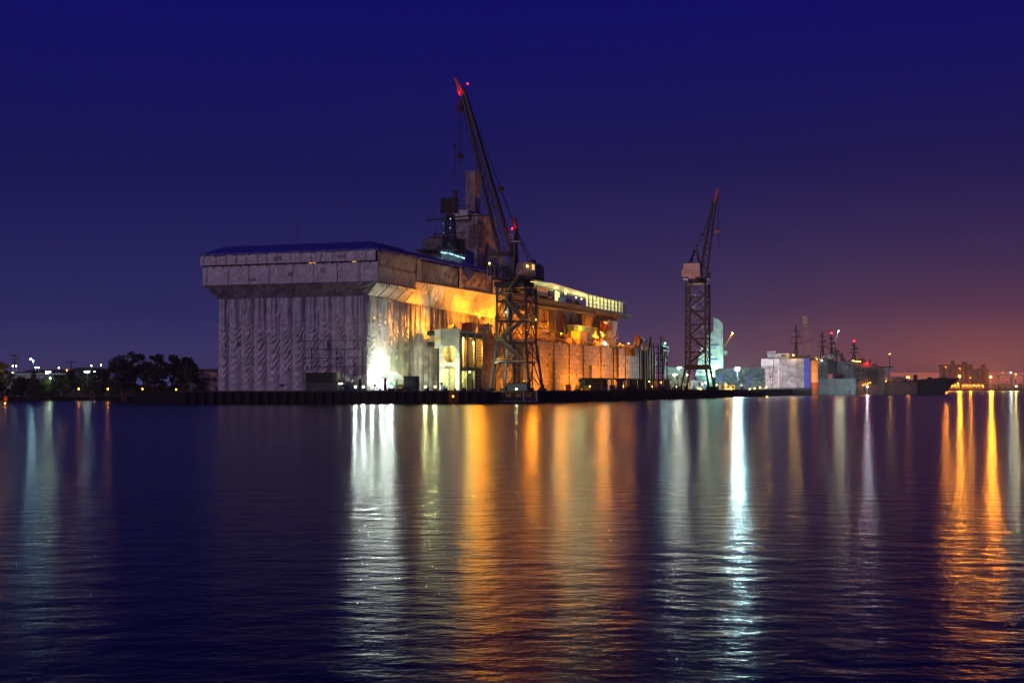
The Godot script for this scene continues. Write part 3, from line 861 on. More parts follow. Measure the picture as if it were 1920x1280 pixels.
	var tops := ["yellow_paint", "cream_paint", "steel_1", "ship_grey", "rust", "steel_2"]
	for i in 34:
		var z := -40.0 - i * 6.1 - rng.randf() * 3.0
		var h := rng.randf_range(0.8, 2.6)
		var x := rng.randf_range(7.0, 10.6)
		box("deck_gear", Vector3(x, 20.2 + h / 2, z), Vector3(rng.randf_range(0.8, 1.8), h, rng.randf_range(0.8, 2.6)), M[tops[i % 6]], t)
		if i % 2 == 0:
			tube("deck_vent", Vector3(x + 1.0, 20.2, z + 1.6), Vector3(x + 1.0, 21.6 + rng.randf() * 1.6, z + 1.6), 0.22, M.cream_paint, t)
			ball("vent_cowl", Vector3(x + 1.0, 21.9, z + 1.6), Vector3(0.8, 0.7, 0.8), M.steel_1, t)
	for c in [[-52.5, 3.4, 3.2, "orange_paint"], [-66.0, 3.6, 3.0, "cream_paint"], [-118.0, 4.2, 7.0, "yellow_paint"], [-128.0, 3.2, 4.0, "yellow_paint"], [-164.0, 5.0, 8.5, "yellow_paint"], [-171.5, 4.6, 6.0, "ship_grey"], [-205.0, 3.6, 6.0, "cream_paint"]]:
		var cab := box("cabin", Vector3(8.8, 20.2 + c[1] / 2, c[0]), Vector3(3.4, c[1], c[2]), M[c[3]], t)
		cab.set_meta("label", "box cabin on the dock wall")
		box("cabin_roof", Vector3(8.8, 20.3 + c[1], c[0]), Vector3(3.8, 0.24, c[2] + 0.4), M.steel_1, t)
	for z in [-109.0, -141.0, -180.0, -196.0, -188.0]:
		tube("lamp_pole", Vector3(10.6, 20.2, z), Vector3(10.6, 26.0, z), 0.14, M.cream_paint, t)
	for i in 14:
		tube("standpipe", Vector3(9.6, 20.2, -136.0 - i * 1.3), Vector3(9.6, 22.0 + (i % 4) * 0.5, -136.0 - i * 1.3), 0.14, M.yellow_paint, t)
	for i in 30:
		var z := -62.0 - i * 6.1
		match i % 5:
			0:
				for s in 3:
					tube("valve_stem", Vector3(10.9, 20.2, z - s * 0.7), Vector3(10.9, 21.4 + 0.3 * s, z - s * 0.7), 0.16, M.yellow_paint, t)
			1:
				rail(Vector3(7.2, 20.2, z), Vector3(11.0, 20.2, z), M.cream_paint, t, 2.2, 0.9)
			2:
				tube("winch_drum", Vector3(9.0, 21.0, z), Vector3(10.8, 21.0, z), 0.8, M.steel_1, t)
				box("winch_bed", Vector3(9.9, 20.35, z), Vector3(2.4, 0.4, 2.0), M.yellow_paint, t)
			3:
				beam("davit_arm", Vector3(10.4, 20.2, z), Vector3(11.6, 24.4, z - 1.2), 0.24, 0.24, M.yellow_paint, t)
				box("davit_head", Vector3(11.6, 24.4, z - 1.2), Vector3(0.6, 0.5, 0.8), M.steel_1, t)
			4:
				for s in 4:
					box("stair_tread", Vector3(10.8, 20.4 + s * 0.6, z - s * 0.6), Vector3(1.4, 0.14, 0.6), M.yellow_paint, t)
	# sodium lamps on the wall that light hull and shroud
	for L in [[-65.7, 26.4, 7.0, 260.0], [-92.0, 23.4, 6.4, 420.0], [-118.0, 25.2, 6.4, 360.0], [-150.0, 24.0, 6.4, 360.0], [-178.0, 24.5, 6.6, 420.0], [-205.0, 25.0, 6.0, 330.0], [-228.0, 22.5, 6.4, 70.0]]:
		tube("lamp_pole", Vector3(maxf(L[2], 5.4), 20.2, L[0]), Vector3(L[2], L[1] - 0.2, L[0]), 0.13, M.cream_paint, t)
		bulb(Vector3(L[2], L[1], L[0]), "sodium", SODIUM, L[3], t, 0.48)
	tube("boom_stay", Vector3(6.2, 27.4, -65.7), Vector3(9.5, 20.4, -82.0), 0.1, M.steel_dark, t)
	for p in [[-206.0, 26.5], [-208.0, 25.6], [-211.0, 30.6]]:
		box("strip_lamp", Vector3(5.4, p[1], p[0]), Vector3(0.3, 0.34, 5.0), M.glow_amber_soft, t)
	bulb(Vector3(11.6, 21.4, -190.0), "cold", COLD, 26.0, t, 0.48)
	ball("white_drum", Vector3(10.4, 21.7, -191.5), Vector3(2.0, 2.6, 3.4), M.wrap_clean, t)
	flood(Vector3(8.6, 22.6, -40.5), Vector3(0.0, 20.5, -31.5), "sodium", SODIUM, 900.0, 62.0, t)
	# jib and plant at the far end
	beam("jib", Vector3(12.6, 18.0, -231.0), Vector3(12.6, 24.4, -242.0), 0.9, 1.2, M.rust, t)
	box("jib_foot", Vector3(12.6, 19.2, -229.0), Vector3(1.4, 3.4, 4.6), M.steel_dark, t)
	for i in 9:
		var z := -238.0 - i * 3.1
		tube("plant_pipe", Vector3(10.5 + (i % 2), 20.0, z), Vector3(10.5 + (i % 2), 23.5 + (i * 7 % 5) * 0.7, z), 0.4 + (i % 3) * 0.15, [M.cream_paint, M.teal_steel, M.rust][i % 3], t)
	box("plant_tank", Vector3(9.4, 24.8, -247.0), Vector3(2.4, 3.0, 4.6), M.rust, t)
	bulb(Vector3(10.8, 23.4, -249.0), "white", WHITE, 40.0, t, 0.48)
	bulb(Vector3(7.0, 23.0, -240.0), "sodium", SODIUM, 60.0, t, 0.48)
	# pipe tower beyond the end of the wall
	for s in [[10.0, -270.0], [14.0, -270.0], [10.0, -279.0], [14.0, -279.0]]:
		tube("tower_leg", Vector3(s[0], 3.0, s[1]), Vector3(s[0], 24.0, s[1]), 0.3, M.steel_dark, t)
	for j in 7:
		box("tower_floor", Vector3(12.0, 5.0 + j * 2.9, -274.5), Vector3(4.6, 0.3, 9.6), M.steel_dark, t)
		tube("tower_brace", Vector3(14.2, 5.0 + j * 2.9, -270.0), Vector3(14.2, 7.9 + j * 2.9, -279.0), 0.14, M.teal_steel, t)
		tube("tower_pipe", Vector3(14.6, 3.4 + j * 2.6, -268.0 - j), Vector3(14.6, 8.0 + j * 2.6, -268.0 - j), 0.34, [M.teal_pale, M.cream_paint][j % 2], t)
	tube("tower_stack", Vector3(12.6, 20.0, -276.0), Vector3(12.6, 27.0, -276.0), 1.0, M.rust, t)
	tube("tower_stack", Vector3(12.6, 20.0, -280.0), Vector3(12.6, 24.4, -280.0), 0.9, M.steel_dark, t)
	for y in [20.6, 22.4]:
		tube("tower_bend", Vector3(15.0, y, -267.0), Vector3(15.0, y, -277.0), 0.35, M.teal_pale, t)
	bulb(Vector3(15.6, 23.8, -269.0), "cold", COLD, 40.0, t, 0.4)

# ---------------------------------------------------------------- lattice cranes
func truss_leg(t: Node3D, foot: Vector3, knee: Vector3, head: Vector3, w: float, m: Material) -> void:
	beam("leg", foot, knee, w, w, m, t)
	if knee.distance_to(head) > 0.1:
		beam("leg", knee, head, w * 0.9, w * 0.9, m, t)

func boom(t: Node3D, foot: Vector3, tip: Vector3, side: Vector3, w0: float, d0: float, d1: float, m: Material) -> void:
	# a lattice jib between FOOT and TIP: four chords, cross frames and zig-zag lacing
	var ax := (tip - foot).normalized()
	var up := side.cross(ax).normalized()
	if up.y < 0.0:
		up = -up
	var b := Node3D.new()
	b.name = "boom"
	t.add_child(b, true)
	var wid := func(k: float) -> float: return lerpf(w0, 0.8, k)
	var dep := func(k: float) -> float: return lerpf(d0, d1, k)
	for s in [[-1, -1], [1, -1], [-1, 1], [1, 1]]:
		var th := 0.7 if s[1] > 0 else 0.45
		beam("chord", foot + side * s[0] * w0 / 2 + up * s[1] * d0 / 2, tip + side * s[0] * 0.4 + up * s[1] * d1 / 2, th, th, m, b)
	var st := start()
	var n := int(foot.distance_to(tip) / 2.4)
	for i in n:
		var k := float(i) / n
		var k2 := (i + 1.0) / n
		var p := foot.lerp(tip, k)
		var q := foot.lerp(tip, k2)
		var f := 1.0 if i % 2 == 0 else -1.0
		for s in [-1.0, 1.0]:
			st_beam(st, p + side * s * wid.call(k) / 2 + up * f * dep.call(k) / 2, q + side * s * wid.call(k2) / 2 - up * f * dep.call(k2) / 2, 0.16)
			st_beam(st, p + side * wid.call(k) / 2 * f + up * s * dep.call(k) / 2, q - side * wid.call(k2) / 2 * f + up * s * dep.call(k2) / 2, 0.14)
	put("lacing", done(st), m, b).set_meta("kind", "stuff")
	for i in 4:
		var k := 0.12 + 0.24 * i
		var p := foot.lerp(tip, k)
		for s in [-1.0, 1.0]:
			beam("cross_frame", p + side * s * wid.call(k) / 2 - up * dep.call(k) / 2, p + side * s * wid.call(k) / 2 + up * dep.call(k) / 2, 0.3, 0.3, m, b)
		beam("cross_frame", p - side * wid.call(k) / 2 - up * (dep.call(k) / 2 + 0.5), p + side * wid.call(k) / 2 - up * (dep.call(k) / 2 + 0.5), 0.4, 0.4, m, b)

func hook_block(t: Node3D, at: Vector3, size: float, m: Material) -> void:
	box("hook_block", at, Vector3(1.6, 1.3, 0.9) * size, m, t)
	tube("hook_sheave", at + Vector3(-0.2, 0.35, 0.5) * size, at + Vector3(0.2, 0.35, 0.5) * size, 0.5 * size, M.steel_dark, t)
	tube("hook_shank", at + Vector3(0, -0.6, 0) * size, at + Vector3(0, -1.3, 0) * size, 0.14 * size, M.steel_dark, t)
	var prev := at + Vector3(0, -1.3, 0) * size
	for i in 7:
		var a := deg_to_rad(90.0 - i * 42.0)
		var p := at + Vector3(cos(a) * 0.42, -1.75 + sin(a) * 0.45, 0) * size
		tube("hook", prev, p, 0.12 * size, M.steel_dark, t)
		prev = p

func big_crane() -> void:
	var o := Vector3(26.4, 3.1, -46.3)
	var t := yard_thing("portal_crane", "tall dark lattice portal crane with zigzag yellow stairs, boom leaning over the wrapped ship", "crane", o)
	var m: Material = M.crane_paint
	var ml: Material = M.crane_light
	var yk := 14.3
	var yt := 30.6
	var C := [[-1, 1], [1, 1], [1, -1], [-1, -1]]
	var P := func(i: int, y: float) -> Vector3:
		var h := 6.1 if y <= 0.0 else (lerpf(6.1, 4.5, y / yk) if y < yk else 4.5)
		return Vector3(C[i][0] * h, y, C[i][1] * h)
	for i in 4:
		truss_leg(t, P.call(i, 0.0), P.call(i, yk), P.call(i, yt), 0.62, ml if i % 3 == 0 else m)
		box("bogie", P.call(i, 0.5) as Vector3, Vector3(1.6, 1.2, 3.4), M.steel_dark, t)
		var j := (i + 1) % 4
		for y in [8.6, yk, 20.6, 26.4, yt]:
			beam("tie", P.call(i, y), P.call(j, y), 0.42, 0.42, ml if y < 10.0 else m, t)
		for seg in [[0.4, 8.6], [8.6, yk], [yk, 20.6], [20.6, 26.4], [26.4, yt]]:
			var a: Vector3 = P.call(i, seg[0])
			var b: Vector3 = P.call(j, seg[0])
			var c: Vector3 = (P.call(i, seg[1]) + P.call(j, seg[1])) / 2.0
			beam("brace", a, c, 0.26, 0.26, ml if seg[0] < 8.0 else m, t)
			beam("brace", b, c, 0.26, 0.26, m, t)
	beam("handrail_light", P.call(0, 8.9), P.call(1, 8.9), 0.12, 0.3, M.wrap_clean, t)
	tube("cable_column", Vector3(-0.8, 0.0, 0.0), Vector3(-0.8, 15.0, 0.0), 0.5, M.steel_dark, t)
	tube("cable_column", Vector3(-3.0, 15.0, -2.5), Vector3(-3.0, 30.0, -2.5), 0.55, M.steel_dark, t)
	# zig-zag stairs in yellow with landings
	var st_pts := [[3.6, 8.9, 4.9], [-3.4, 15.2, 4.9], [4.0, 21.0, 4.9], [-2.6, 27.0, 4.9], [-0.6, 28.8, 5.3], [3.4, 34.2, 5.3]]
	for k in st_pts.size() - 1:
		var a := Vector3(st_pts[k][0], st_pts[k][1], st_pts[k][2])
		var b := Vector3(st_pts[k + 1][0], st_pts[k + 1][1], st_pts[k + 1][2])
		if k != 3:
			beam("stair_flight", a, b, 0.35, 1.0, ml if k != 4 else M.steel_dark, t)
			for h in [0.55, 1.1]:
				tube("stair_rail", a + Vector3(0, h, 0.5), b + Vector3(0, h, 0.5), 0.07, M.yellow_paint, t)
		box("landing", b + Vector3(0, -0.1, 0.1), Vector3(2.2, 0.18, 1.3), M.yellow_paint, t)
		rail(b + Vector3(-1.1, 0, 0.7), b + Vector3(1.1, 0, 0.7), M.yellow_paint, t, 1.2, 1.0)
	box("landing", Vector3(3.4, 8.8, 5.4), Vector3(3.4, 0.2, 1.3), M.yellow_paint, t)
	rail(Vector3(1.8, 8.9, 6.0), Vector3(5.0, 8.9, 6.0), M.yellow_paint, t, 1.5, 0.7)
	box("landing", Vector3(-2.6, 9.6, 4.6), Vector3(3.6, 0.2, 1.3), M.yellow_paint, t)
	rail(Vector3(-1.4, 9.7, 5.2), Vector3(1.0, 9.7, 5.2), M.yellow_paint, t, 1.3, 0.7)
	box("notice_board", Vector3(1.2, 11.2, 5.0), Vector3(1.5, 1.7, 0.1), M.wrap_clean, t)
	beam("notice_mark", Vector3(0.7, 10.6, 5.08), Vector3(1.7, 11.8, 5.08), 0.06, 0.3, M.blue_paint, t)
	# slewing table, machinery deck and house
	tube("slew_ring", Vector3(0, yt, 0), Vector3(0, yt + 2.0, 0), 4.2, M.steel_dark, t)
	box("machinery_deck", Vector3(0.4, yt + 2.5, 0), Vector3(13.2, 0.9, 9.4), M.steel_dark, t)
	box("undercarriage", Vector3(-0.6, yt + 0.9, 0.6), Vector3(9.2, 1.4, 8.6), M.steel_dark, t)
	var hx := 4.3
	put("machinery_house", slab(PackedVector2Array([Vector2(hx - 3.2, yt + 3.0), Vector2(hx + 3.0, yt + 3.0), Vector2(hx + 3.0, yt + 6.2), Vector2(hx + 1.8, yt + 7.0), Vector2(hx - 2.6, yt + 7.0), Vector2(hx - 3.2, yt + 5.4)]), -3.6, 3.8), M.house_paint, t)
	box("house_window", Vector3(hx + 2.2, yt + 5.6, 3.86), Vector3(0.8, 1.6, 0.1), M.glow_amber_soft, t)
	box("house_door", Vector3(hx - 1.4, yt + 4.2, 3.86), Vector3(1.0, 2.2, 0.1), M.blue_paint, t)
	box("house_vent", Vector3(hx + 1.2, yt + 7.5, 1.0), Vector3(1.3, 1.0, 1.3), M.steel_dark, t)
	bulb(Vector3(hx + 0.5, yt + 5.9, 4.2), "amber", AMBER, 4.0, t, 0.48)
	# winch gear between house and boom
	for i in 3:
		tube("winch_drum", Vector3(-1.6 - i * 0.9, yt + 3.9 + i * 0.9, -2.0), Vector3(-1.6 - i * 0.9, yt + 3.9 + i * 0.9, 2.2), 0.8, M.steel_dark, t)
	for i in 6:
		beam("gear_frame", Vector3(-4.6 + i * 0.9, yt + 3.0, 2.6), Vector3(-4.0 + i * 0.8, yt + 7.4, 2.2), 0.2, 0.2, m, t)
	beam("walkway", Vector3(-7.5, yt + 9.6, 2.4), Vector3(-1.0, yt + 9.9, 2.4), 0.3, 1.2, M.steel_dark, t)
	# cab
	box("cab", Vector3(-6.4, yt + 4.7, 3.0), Vector3(2.3, 3.2, 2.6), M.steel_dark, t)
	for s in [[-1.1, 0.0, 0.2, 3.4], [1.1, 0.0, 0.2, 3.4], [0.0, 1.6, 2.4, 0.25], [0.0, -1.5, 2.4, 0.4], [-0.3, 0.0, 0.12, 3.2]]:
		box("cab_frame", Vector3(-6.4 + s[0], yt + 4.7 + s[1], 4.35), Vector3(s[2], s[3], 0.2), M.cream_paint, t)
	for s in [-1, 1]:
		box("cab_frame", Vector3(-7.6, yt + 4.7 + s * 1.5, 3.0), Vector3(0.2, 0.25, 2.6), M.yellow_paint, t)
	box("cab_window", Vector3(-6.0, yt + 5.0, 4.33), Vector3(1.0, 2.0, 0.1), M.window_dark, t)
	bulb(Vector3(-7.6, yt + 7.2, 2.6), "amber", AMBER, 40.0, t, 0.48)
	# boom over the ship
	var foot := Vector3(-1.6, yt + 4.0, 0)
	var tip := Vector3(-17.1, 90.2, 0)
	boom(t, foot, tip, Vector3(0, 0, 1), 2.4, 4.3, 0.9, m)
	# jib head in orange, sheaves and red aircraft lamp
	for s in [-0.4, 0.4]:
		beam("jib_head", tip + Vector3(0.3, -1.2, s), tip + Vector3(-2.6, 3.8, s), 0.34, 0.5, M.orange_paint, t)
		beam("jib_head", tip + Vector3(-1.0, -1.4, s), tip + Vector3(-2.0, 2.4, s), 0.26, 0.3, M.orange_paint, t)
	beam("jib_head", tip + Vector3(-1.6, 0.2, -0.5), tip + Vector3(-1.6, 0.2, 0.5), 0.4, 0.4, M.orange_paint, t)
	tube("sheave", tip + Vector3(-0.4, -3.4, -0.4), tip + Vector3(-0.4, -3.4, 0.4), 0.9, M.steel_dark, t)
	tube("sheave", tip + Vector3(-0.9, -5.6, -0.5), tip + Vector3(-0.9, -5.6, 0.5), 1.0, M.steel_dark, t)
	box("sheave_guard", tip + Vector3(-0.8, -4.6, 0), Vector3(1.2, 1.2, 1.0), M.rust, t)
	tube("lamp_stalk", tip + Vector3(0.3, 0, 0), tip + Vector3(1.5, 1.6, 0), 0.07, m, t)
	bulb(tip + Vector3(1.5, 2.0, 0), "red", RED, 7.0, t, 0.48)
	bulb(tip + Vector3(-0.7, -0.6, 0.9), "red", RED, 3.0, t, 0.16)
	for s in [-0.55, -0.2, 0.2, 0.55]:
		tube("hoist_rope", tip + Vector3(-0.9 + s * 1.3, -5.0, s), tip + Vector3(-0.9 + s * 1.3, -19.2, s), 0.05, M.rope, t)
	for s in [-0.5, 0.5]:
		tube("hoist_rope", foot + Vector3(-0.6, 2.4, s), tip + Vector3(-0.2, 0.9, s), 0.06, M.rope, t)
		tube("boom_ladder", foot + Vector3(-2.6, 0.4, s * 0.5), tip + Vector3(-0.8, -2.0, s * 0.5), 0.06, m, t)
	hook_block(t, tip + Vector3(-0.9, -19.8, 0), 1.1, M.rust)
	tube("hoist_rope", tip + Vector3(-2.4, 3.0, 0), tip + Vector3(-2.6, -16.2, 0), 0.045, M.rope, t)
	ball("whip_ball", tip + Vector3(-2.6, -16.8, 0), Vector3(0.8, 1.5, 0.8), M.rust, t)
	tube("hoist_rope", tip + Vector3(-2.6, -17.4, 0), tip + Vector3(-2.6, -27.0, 0), 0.09, M.rope, t)
	# A-frame mast with red lamp, pendants and back stays
	var peak := Vector3(-0.4, 48.0, 0)
	for s in [-1.0, 1.0]:
		beam("mast_leg", Vector3(-0.2, yt + 3.0, s * 2.0), peak + Vector3(0, 0, s * 0.5), 0.5, 0.6, m, t)
		beam("mast_leg", Vector3(-2.6, yt + 3.0, s * 2.0), peak + Vector3(-0.6, -3.0, s * 0.5), 0.3, 0.3, m, t)
		beam("back_stay", peak + Vector3(0.4, -1.0, s * 0.6), Vector3(hx + 0.4, yt + 7.0, s * 2.0), 0.26, 0.26, m, t)
		tube("pendant", tip + Vector3(0.2, 0.0, s * 0.5), peak + Vector3(-4.6, 12.2, s * 0.4), 0.07, M.rope, t)
		for k in 3:
			tube("pendant", peak + Vector3(-4.6, 11.6, s * 0.2 * k), peak + Vector3(0, 0.6, s * 0.2 * k), 0.045, M.rope, t)
	for j in 4:
		beam("mast_tie", Vector3(-2.4 + j * 0.25, yt + 6.0 + j * 2.8, 1.5 - j * 0.25), Vector3(-0.5 - j * 0.2, yt + 6.0 + j * 2.8, 1.5 - j * 0.25), 0.24, 0.24, m, t)
	box("pendant_block", peak + Vector3(-4.6, 12.0, 0), Vector3(1.6, 1.3, 1.2), M.steel_dark, t)
	beam("peak_cap", peak + Vector3(0.5, -3.4, 0), peak + Vector3(-0.2, 3.2, 0), 1.0, 0.9, M.rust, t)
	box("peak_platform", peak + Vector3(0.2, -3.8, 0.6), Vector3(3.6, 0.2, 1.4), M.wrap_clean, t)
	rail(peak + Vector3(-1.6, -3.7, 1.2), peak + Vector3(-0.4, -3.7, 1.2), M.wrap_clean, t, 1.9, 0.8)
	bulb(peak + Vector3(-0.7, 0.0, 0.9), "red", RED, 18.0, t, 0.48)
	bulb(P.call(3, 23.6) + Vector3(-0.5, 0, 0.6), "white", WHITE, 16.0, t, 0.34)
	bulb(Vector3(1.8, 18.2, -3.9), "amber", AMBER, 10.0, t, 0.3)
	bulb(Vector3(4.9, 21.2, -3.2), "amber", AMBER, 6.0, t, 0.24)
	# work lamps under the deck that catch the stairs, and floodlights on the feet towards the dock wall
	flood(Vector3(-4.4, 8.2, 6.0), Vector3(-3.0, 18.0, 0.0), "amber", Color(1, 0.95, 0.7), 7.0, 60.0, t)
	flood(Vector3(4.9, 3.0, 7.4), Vector3(0.0, 22.0, 4.6), "amber", Color(1, 0.95, 0.7), 16.0, 40.0, t)

func far_crane() -> void:
	var o := Vector3(34.08, 2.39, -251.84)
	o.y = 3.1
	var t := yard_thing("tower_crane", "slim dark lattice tower crane with pale boxy machinery house, orange boom tip", "crane", o)
	var m: Material = M.crane_paint
	var yt := 45.4
	var C := [[-1, 1], [1, 1], [1, -1], [-1, -1]]
	var P := func(i: int, y: float) -> Vector3: return Vector3(C[i][0] * 4.2, y, C[i][1] * 4.2)
	for i in 4:
		var foot: Vector3 = P.call(i, 0.0)
		truss_leg(t, Vector3(foot.x * 1.45, 0.0, foot.z * 1.3), P.call(i, 10.4), P.call(i, yt), 0.8, m)
		var j := (i + 1) % 4
		for k in 7:
			var y := 10.4 + k * 5.83
			beam("tie", P.call(i, y), P.call(j, y), 0.42, 0.42, m, t)
			if k < 6:
				beam("brace", P.call(i, y), P.call(j, y + 5.83), 0.3, 0.3, m, t)
				beam("brace", P.call(j, y), P.call(i, y + 5.83), 0.26, 0.26, m, t)
		beam("portal_beam", P.call(i, 9.6), P.call(j, 9.6), 1.3, 1.5, m, t)
		box("bogie", Vector3(foot.x * 1.45, 0.8, foot.z * 1.3), Vector3(2.0, 1.6, 4.0), M.steel_dark, t)
	box("portal_deck", Vector3(0, 10.6, 0), Vector3(9.0, 0.5, 9.0), m, t)
	for k in 5:
		beam("stair_flight", Vector3(-3.0 if k % 2 == 0 else 3.0, 12.0 + k * 5.83, 0), Vector3(3.0 if k % 2 == 0 else -3.0, 17.4 + k * 5.83, 0), 0.3, 0.9, m, t)
	tube("slew_ring", Vector3(0, yt, 0), Vector3(0, yt + 2.0, 0), 3.8, m, t)
	box("machinery_deck", Vector3(-0.8, yt + 2.3, 0), Vector3(10.6, 0.7, 8.0), m, t)
	var hs := box("machinery_house", Vector3(-1.6, yt + 5.5, 1.4), Vector3(7.2, 5.7, 5.4), M.house_pale, t)
	hs.set_meta("label", "pale sheeted machinery house")
	for j in 3:
		box("house_batten", Vector3(-1.6, yt + 4.2 + j * 1.3, 4.14), Vector3(6.6, 0.08, 0.08), M.ship_grey, t)
	box("house_annex", Vector3(-5.7, yt + 4.4, 1.4), Vector3(1.0, 3.0, 3.0), M.house_pale, t)
	box("house_sign", Vector3(-1.4, yt + 2.2, 4.2), Vector3(2.8, 0.8, 0.2), M.wrap_clean, t)
	box("cab", Vector3(5.0, yt + 3.4, 2.0), Vector3(1.6, 2.4, 1.8), m, t)
	rail(Vector3(2.2, yt + 2.6, 4.0), Vector3(4.6, yt + 2.6, 4.0), m, t, 1.2, 1.0)
	rail(Vector3(-4.2, yt - 1.6, 4.5), Vector3(4.2, yt - 1.6, 4.5), M.yellow_paint, t, 1.2, 2.0)
	var foot := Vector3(2.4, yt + 3.0, 0)
	var tip := Vector3(7.6, yt + 35.6, 0)
	boom(t, foot, tip, Vector3(0, 0, 1), 2.0, 3.0, 1.3, m)
	for s in [-0.4, 0.4]:
		beam("jib_head", tip + Vector3(-0.5, -1.4, s), tip + Vector3(1.6, 4.6, s), 0.4, 0.6, M.orange_paint, t)
		beam("jib_head", tip + Vector3(0.6, -1.4, s), tip + Vector3(1.6, 4.0, s), 0.3, 0.4, M.orange_paint, t)
	tube("hoist_rope", tip + Vector3(1.2, 2.0, 0), tip + Vector3(1.2, -13.0, 0), 0.1, M.rope, t)
	tube("hoist_rope", tip + Vector3(1.5, 2.0, 0), tip + Vector3(1.9, -21.0, 0), 0.08, M.rope, t)
	hook_block(t, tip + Vector3(1.2, -13.6, 0), 1.0, M.orange_bright)
	var peak := Vector3(-0.6, yt + 14.4, 0)
	for s in [-1.0, 1.0]:
		beam("mast_leg", Vector3(-3.2, yt + 8.3, s * 1.6), peak + Vector3(-0.6, 0, s * 0.6), 0.5, 0.5, m, t)
		beam("mast_leg", Vector3(1.4, yt + 5.0, s * 1.6), peak + Vector3(0.4, 0, s * 0.6), 0.5, 0.5, m, t)
		tube("pendant", tip + Vector3(0, 0, s * 0.4), peak + Vector3(2.9, 6.2, s * 0.3), 0.12, M.rope, t)
		tube("pendant", peak + Vector3(2.9, 6.0, s * 0.3), peak + Vector3(0.2, 0.8, s * 0.3), 0.1, M.rope, t)
	box("peak_platform", peak + Vector3(0, 0.1, 0), Vector3(3.4, 0.3, 1.6), m, t)
	box("peak_block", peak + Vector3(0.3, 1.6, 0), Vector3(0.9, 1.4, 0.9), m, t)
	box("pendant_block", peak + Vector3(2.9, 6.2, 0), Vector3(1.5, 0.9, 0.8), m, t)
	box("peak_platform", peak + Vector3(0, -2.8, 0), Vector3(2.6, 0.25, 1.4), m, t)

# ---------------------------------------------------------------- things on the quay and pier
func container(called: String, label: String, at: Vector3, size: Vector3, m: Material, turn := 0.0) -> Node3D:
	var t := yard_thing(called, label, "container", at, turn, "containers on the quay")
	box("body", Vector3(0, size.y / 2, 0), size - Vector3(0.12, 0.1, 0.12), m, t)
	var n := int(size.x / 0.55)
	for i in n:
		box("corrugation", Vector3(-size.x / 2 + (i + 0.5) * size.x / n, size.y / 2, size.z / 2), Vector3(0.22, size.y - 0.4, 0.1), m, t)
	for s in [[-1, -1], [1, -1], [-1, 1], [1, 1]]:
		box("corner_post", Vector3(s[0] * (size.x / 2 - 0.05), size.y / 2, s[1] * (size.z / 2 - 0.03)), Vector3(0.2, size.y, 0.2), M.steel_dark, t)
	for yy in [0.1, size.y - 0.1]:
		box("frame_rail", Vector3(0, yy, size.z / 2 + 0.02), Vector3(size.x, 0.2, 0.16), M.steel_dark, t)
	return t

func pile(label: String, at: Vector3, h: float, r: float) -> void:
	var t := yard_thing("mooring_pile", label, "pile", at, 0.0, "dark mooring piles")
	tube("post", Vector3(0, 0, 0), Vector3(0, h, 0), r, M.timber, t)
	tube("cap", Vector3(0, h, 0), Vector3(0, h + 0.3, 0), r * 1.25, M.steel_dark, t)

